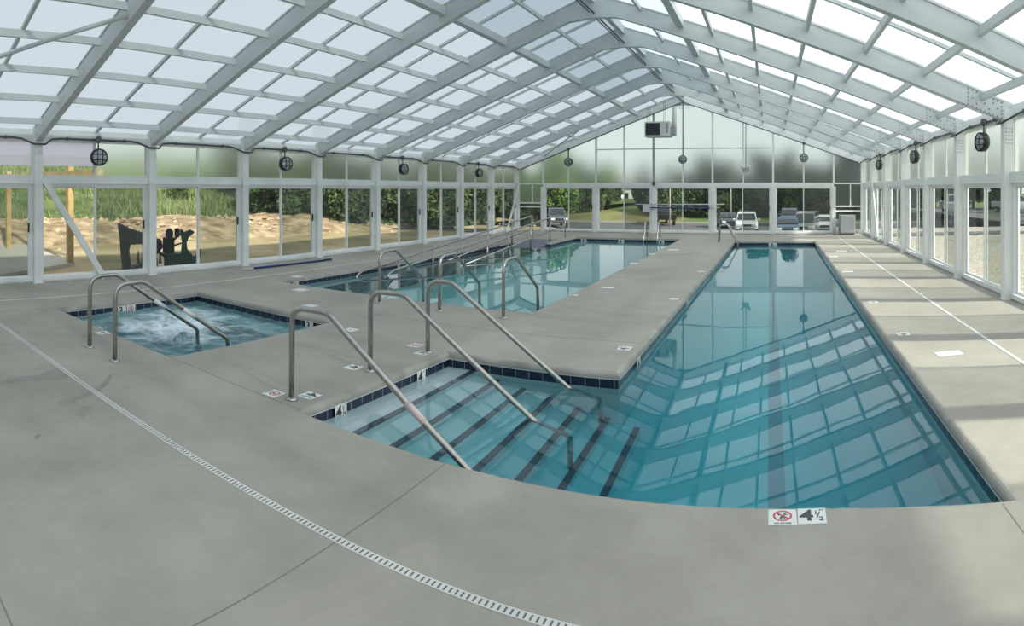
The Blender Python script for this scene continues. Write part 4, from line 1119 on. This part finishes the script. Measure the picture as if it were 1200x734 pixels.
# ------------------------------------------------------------------ outdoors: vehicles, house, poles
def car(loc, rz, paint, style, lab, cat='car', name='parked_car'):
    root = empty(name, loc, rz); tag(root, lab, cat)
    prof = {   # side outline (x along length, z), front at +x
        'suv': ([(-2.25, .45), (-2.3, .95), (-2.15, 1.1), (1.0, 1.08), (2.1, .95), (2.28, .75), (2.3, .42)], [(-2.18, 1.1), (-1.95, 1.68), (-.2, 1.74), (.35, 1.68), (1.15, 1.08)]),
        'sedan': ([(-2.3, .42), (-2.35, .85), (-2.1, .98), (.9, .95), (2.1, .82), (2.3, .62), (2.3, .35)], [(-1.75, .97), (-1.15, 1.38), (-.2, 1.44), (.25, 1.4), (1.05, .95)]),
        'van': ([(-2.4, .42), (-2.45, 1.0), (-2.4, 1.1), (1.4, 1.06), (2.2, .9), (2.4, .7), (2.4, .4)], [(-2.38, 1.1), (-2.25, 1.78), (-.2, 1.84), (.75, 1.74), (1.6, 1.06)]),
        'pickup': ([(-2.75, .6), (-2.75, 1.15), (-.5, 1.17), (1.2, 1.15), (2.5, 1.08), (2.7, .85), (2.7, .5)], [(-.75, 1.17), (-.6, 1.78), (.1, 1.84), (.5, 1.78), (1.2, 1.15)])}[style]
    hw = .9
    lo = prof[0]; m_ = MB()
    def loft(secs):
        n = len(secs[0]); n0 = len(m_.v)
        for s_ in secs: m_.v.extend(s_)
        for i in range(len(secs) - 1):
            for j in range(n):
                k = (j + 1) % n; m_.f.append((n0 + i * n + j, n0 + i * n + k, n0 + (i + 1) * n + k, n0 + (i + 1) * n + j)); m_.mi.append(0); m_.sm.append(False)
        m_.f.append(tuple(n0 + j for j in range(n))[::-1]); m_.mi.append(0); m_.sm.append(False)
        m_.f.append(tuple(n0 + (len(secs) - 1) * n + j for j in range(n))); m_.mi.append(0); m_.sm.append(False)
    loft([[(x * k, w, .3 + (z - .3) * (1 if k == 1 else .96)) for x, z in lo] for k, w in ((.96, -hw), (1, -hw + .12), (1, hw - .12), (.96, hw))])
    up = prof[1]
    loft([[(x, w * (1 - .16 * (z - up[0][1]) / .7), z) for x, z in up] for w in (-hw + .06, hw - .06)])
    m_.build('body', M[paint], root, .03)
    g_ = MB(); mid = .5
    zt, zb_ = up[2][1] - .1, up[0][1] + .06
    for sy in (-1, 1):
        a_ = up[0][0] + .25; b_ = up[-1][0] - .28; c_ = up[3][0] - .05; d_ = up[1][0] + .12
        ww = lambda z: sy * ((hw - .06) * (1 - .16 * (z - up[0][1]) / .7) + .006)
        g_.poly([(a_, ww(zb_), zb_), (b_, ww(zb_), zb_), (c_, ww(zt), zt), (d_, ww(zt), zt)])
    fx0, fz0, fx1, fz1 = up[-1][0], up[-1][1], up[3][0], up[3][1]
    g_.poly([(fx0 + .005, -.76, fz0 + .05), (fx0 + .005, .76, fz0 + .05), (fx1 + .06, .66, fz1 - .05), (fx1 + .06, -.66, fz1 - .05)])
    g_.poly([(up[0][0] - .02, .76, up[0][1] + .06), (up[0][0] - .02, -.76, up[0][1] + .06), (up[1][0] - .03, -.66, up[1][1] - .06), (up[1][0] - .03, .66, up[1][1] - .06)])
    g_.build('window_glass', M['carglass'], root)
    wb = 1.42 if style != 'pickup' else 1.75
    for sx in (-1, 1):
        for sy in (-1, 1):
            w_ = MB(); c = (sx * wb, sy * (hw - .08), .34); w_.lathe([(.20, -.11), (.33, -.10), (.34, 0), (.33, .10), (.20, .11)], c, 'y', 18); w_.lathe([(.19, -.115), (.19, .115)], c, 'y', 12, 1)
            w_.build('wheel', [M['tyre'], M['chrome']], root)
    fx = lo[-1][0]; zf = lo[-2][1]
    for sy in (-1, 1):
        w_ = MB(); w_.box((fx - .12, sy * .60 - .17, zf - .08), (fx + .03, sy * .60 + .17, zf + .09)); w_.build('headlight', M['lamp'], root, .02)
    w_ = MB(); w_.box((fx - .1, -.38, zf - .12), (fx + .025, .38, zf + .06)); w_.box((fx - .1, -.6, zf - .36), (fx + .02, .6, zf - .24)); w_.build('grille', M['black'], root)
    for sy in (-1, 1):
        w_ = MB(); w_.box((up[-1][0] - .35, sy * (hw + .02), up[-1][1] - .02), (up[-1][0] - .15, sy * (hw + .22), up[-1][1] + .14)); w_.build('side_mirror', M[paint], root, .02)
    return root
def put(px, d, rz, paint, style, lab, name='parked_car', cat='car', dz=0):
    x, y_ = pt(px, d); return car((x, y_, lot_h(x, y_) + dz), rz, paint, style, lab, cat, name)
put(875, 50, radians(-88), 'car_white', 'suv', 'white SUV facing the far windows right of the lap pool ladder', 'parked_suv')
put(853, 57, radians(-80), 'car_charcoal', 'sedan', 'charcoal car parked behind the far wall left of the white SUV')
put(923, 47, radians(-92), 'car_blue', 'sedan', 'dark blue car facing the far windows at the right')
put(925, 60, radians(-92), 'car_slate', 'suv', 'pale-windowed car standing behind the dark blue car', 'parked_suv')
put(945, 48, radians(-100), 'car_grey', 'van', 'grey van parked right of the dark blue car', 'parked_van', 'van')
put(966, 51, radians(-95), 'car_white', 'sedan', 'white car partly hidden by the grey van')
put(651, 58, radians(-62), 'car_slate', 'pickup', 'dark grey pickup truck seen through the far left windows', 'pickup_truck', 'truck')
put(776, 61.5, radians(112), 'car_black', 'pickup', 'black pickup truck beyond the hanging pole net', 'pickup_truck', 'truck')
car((19.5, 38, -.45), radians(50), 'car_grey', 'suv', 'grey vehicle parked outside the right-hand windows', 'car', 'parked_suv')
car((24, 56, -.55), radians(-75), 'car_white', 'pickup', 'white truck parked farther off outside the right-hand windows', 'truck', 'pickup_truck')
car((17.6, 56, -.45), radians(80), 'car_white', 'van', 'white van parked beyond the right-hand windows near the far corner', 'van', 'parked_van')

hx, hy = pt(735, 140); hz = -.9
hs = empty('house', (hx, hy, hz), .2); hs.scale = (.75, .75, .75); tag(hs, 'white house with a brown roof glimpsed between the trees', 'house')
m_ = MB(); m_.box((-5.5, -4, -2), (5.5, 4, 4.2)); m_.build('wall', M['siding'], hs)
m_ = MB(); m_.prism([(-6, -4.5, 4.1), (6, -4.5, 4.1), (6, 4.5, 4.1), (-6, 4.5, 4.1)], (0, 0, .1)); m_.poly([(-6, -4.5, 4.2), (6, -4.5, 4.2), (6, 0, 6.6), (-6, 0, 6.6)]); m_.poly([(6, 4.5, 4.2), (-6, 4.5, 4.2), (-6, 0, 6.6), (6, 0, 6.6)]); m_.poly([(-6, -4.5, 4.2), (-6, 0, 6.6), (-6, 4.5, 4.2)]); m_.poly([(6, -4.5, 4.2), (6, 4.5, 4.2), (6, 0, 6.6)]); m_.build('roof', M['roof_red'], hs)
for x in (-3.5, 0, 3.5):
    m_ = MB(); m_.box((x - .5, -4.05, 1), (x + .5, -3.98, 2.6)); m_.build('window', M['carglass'], hs)
for px, d, lab in ((785, 55, 'thin pale pole standing in the far lot left of the middle post'), (856.5, 58, 'thin pale pole standing behind the charcoal car')):
    x, y_ = pt(px, d); m_ = MB(); m_.tube([(x, y_, lot_h(x, y_)), (x, y_, 5.5)], .065, 8); tag(m_.build('utility_pole', M['pad'], off=(x, y_, -1.7)), lab, 'pole')

# pavilion on the left
pav = empty('wooden_pavilion', (-15.5, 5.6, -.15)); tag(pav, 'yellow pine pavilion posts and beam on a concrete pad outside the nearest left window', 'pavilion')
def W(x, y_, z): return (x + 15.5, y_ - 5.6, z + .15)
p1, p2 = at(82, 308, -.1), at(10, 291, -.1)
for p_, w_ in ((p1, .15), (p2, .15)):
    m_ = MB(); a_ = W(p_.x, p_.y, -.12); m_.box((a_[0] - w_ / 2, a_[1] - w_ / 2, a_[2]), (a_[0] + w_ / 2, a_[1] + w_ / 2, 2.55)); m_.build('post', M['wood'], pav)
    m_ = MB(); m_.bar((a_[0], a_[1], 1.85), (a_[0] - .5, a_[1], 2.35), .09, .09); m_.build('knee_brace', M['wood'], pav)
m_ = MB(); m_.bar(W(-12.6, p1.y, 2.20), W(-24, p2.y - .2, 2.24), .10, .17); m_.build('beam', M['wood'], pav)
m_ = MB(); m_.prism([W(*(at(-40, 330, -.13)[:2]), -.18), W(*(at(88, 309, -.13)[:2]), -.18), W(*(at(30, 288, -.13)[:2]), -.18), W(-22, 4.2, -.18), W(-22, -2, -.18), W(-13, -2, -.18)], (0, 0, .09)); m_.build('concrete_pad', M['pad'], pav)

# digger attachments outside the second and third windows
def plate(mb, pts, y0, th, m=0):
    mb.prism([(x, y0, z) for x, z in pts], (0, th, 0), m)
_p = at(180, 318, -.2); gr = empty('grapple_bucket', (_p.x, _p.y, -.2), radians(57)); gr.scale = (.95, .95, .95); tag(gr, 'black steel grapple bucket with a pointed arm and teeth outside the second left window', 'digger attachment')
m_ = MB()
for y0 in (-.22, .14): plate(m_, [(-.78, 0), (-.84, .5), (-.86, .85), (-.92, 1.24), (-.62, 1.10), (-.1, .92), (.2, .80), (.24, .62), (-.05, .30), (-.16, .36), (-.02, .62), (-.3, .72), (-.60, .70), (-.64, .5), (-.58, 0)], y0, .05)
m_.build('side_arm', M['machine_k'], gr)
m_ = MB(); m_.box((-.8, -.42, 0), (.1, .42, .12)); plate(m_, [(-.6, .1), (-.2, .3), (.1, .3), (.1, .1)], -.4, .8); m_.build('bucket_shell', M['machine_k'], gr)
for i in range(6):
    m_ = MB(); x = -.42 + i * .11; m_.prism([(x, -.4, .25), (x + .09, -.4, .25), (x + .045, -.4, .60)], (0, .06, 0)); m_.build('tooth', M['machine_k'], gr)
m_ = MB(); m_.tube([(-.55, 0, .95), (.15, 0, .5)], .06, 10); m_.tube([(-.2, 0, .72), (.3, 0, .38)], .035, 10); m_.build('hydraulic_cylinder', M['machine_k'], gr)
_p = at(209, 314, -.2); g2 = empty('grapple_claw', (_p.x, _p.y, -.2), radians(56)); g2.scale = (.66, .66, .92); tag(g2, 'dark green grapple with hooked claws outside the third left window', 'digger attachment')
m_ = MB(); m_.box((-.55, -.35, .08), (.45, .35, .42)); m_.box((-.5, -.3, 0), (.5, .3, .10)); m_.lathe([(.10, -.4), (.10, .4)], (.2, 0, .28), 'y', 14); m_.build('base_frame', M['machine'], g2, .02)
m_ = MB(); m_.box((-.6, -.25, .42), (-.15, .25, .85)); m_.lathe([(.14, -.28), (.16, 0), (.14, .28)], (-.35, 0, .95), 'y', 16); m_.lathe([(.10, 0), (.10, .25)], (-.05, 0, .85), 'z', 14); m_.build('pump_housing', M['machine_k'], g2, .02)
for y0 in (-.3, .0, .26):
    m_ = MB(); plate(m_, [(.1, .42), (.14, .75), (.05, 1.02), (.12, 1.08), (.22, .98), (.45, 1.06), (.62, 1.0), (.40, .86), (.32, .72), (.36, .5), (.45, .42)], y0, .05); m_.build('claw', M['machine'], g2)
    m_ = MB(); plate(m_, [(.4, .10), (.45, .42), (.6, .30), (.72, .36), (.88, .52), (.86, .34), (.70, .14), (.55, .02)], y0, .05); m_.build('lower_claw', M['machine'], g2)
m_ = MB(); m_.tube([(-.2, .1, .75), (.1, .1, .95), (.2, .1, .9)], .03, 8); m_.tube([(-.3, -.1, .6), (.15, -.1, .7), (.3, -.1, .5)], .025, 8); m_.build('hydraulic_hose', M['black'], g2)
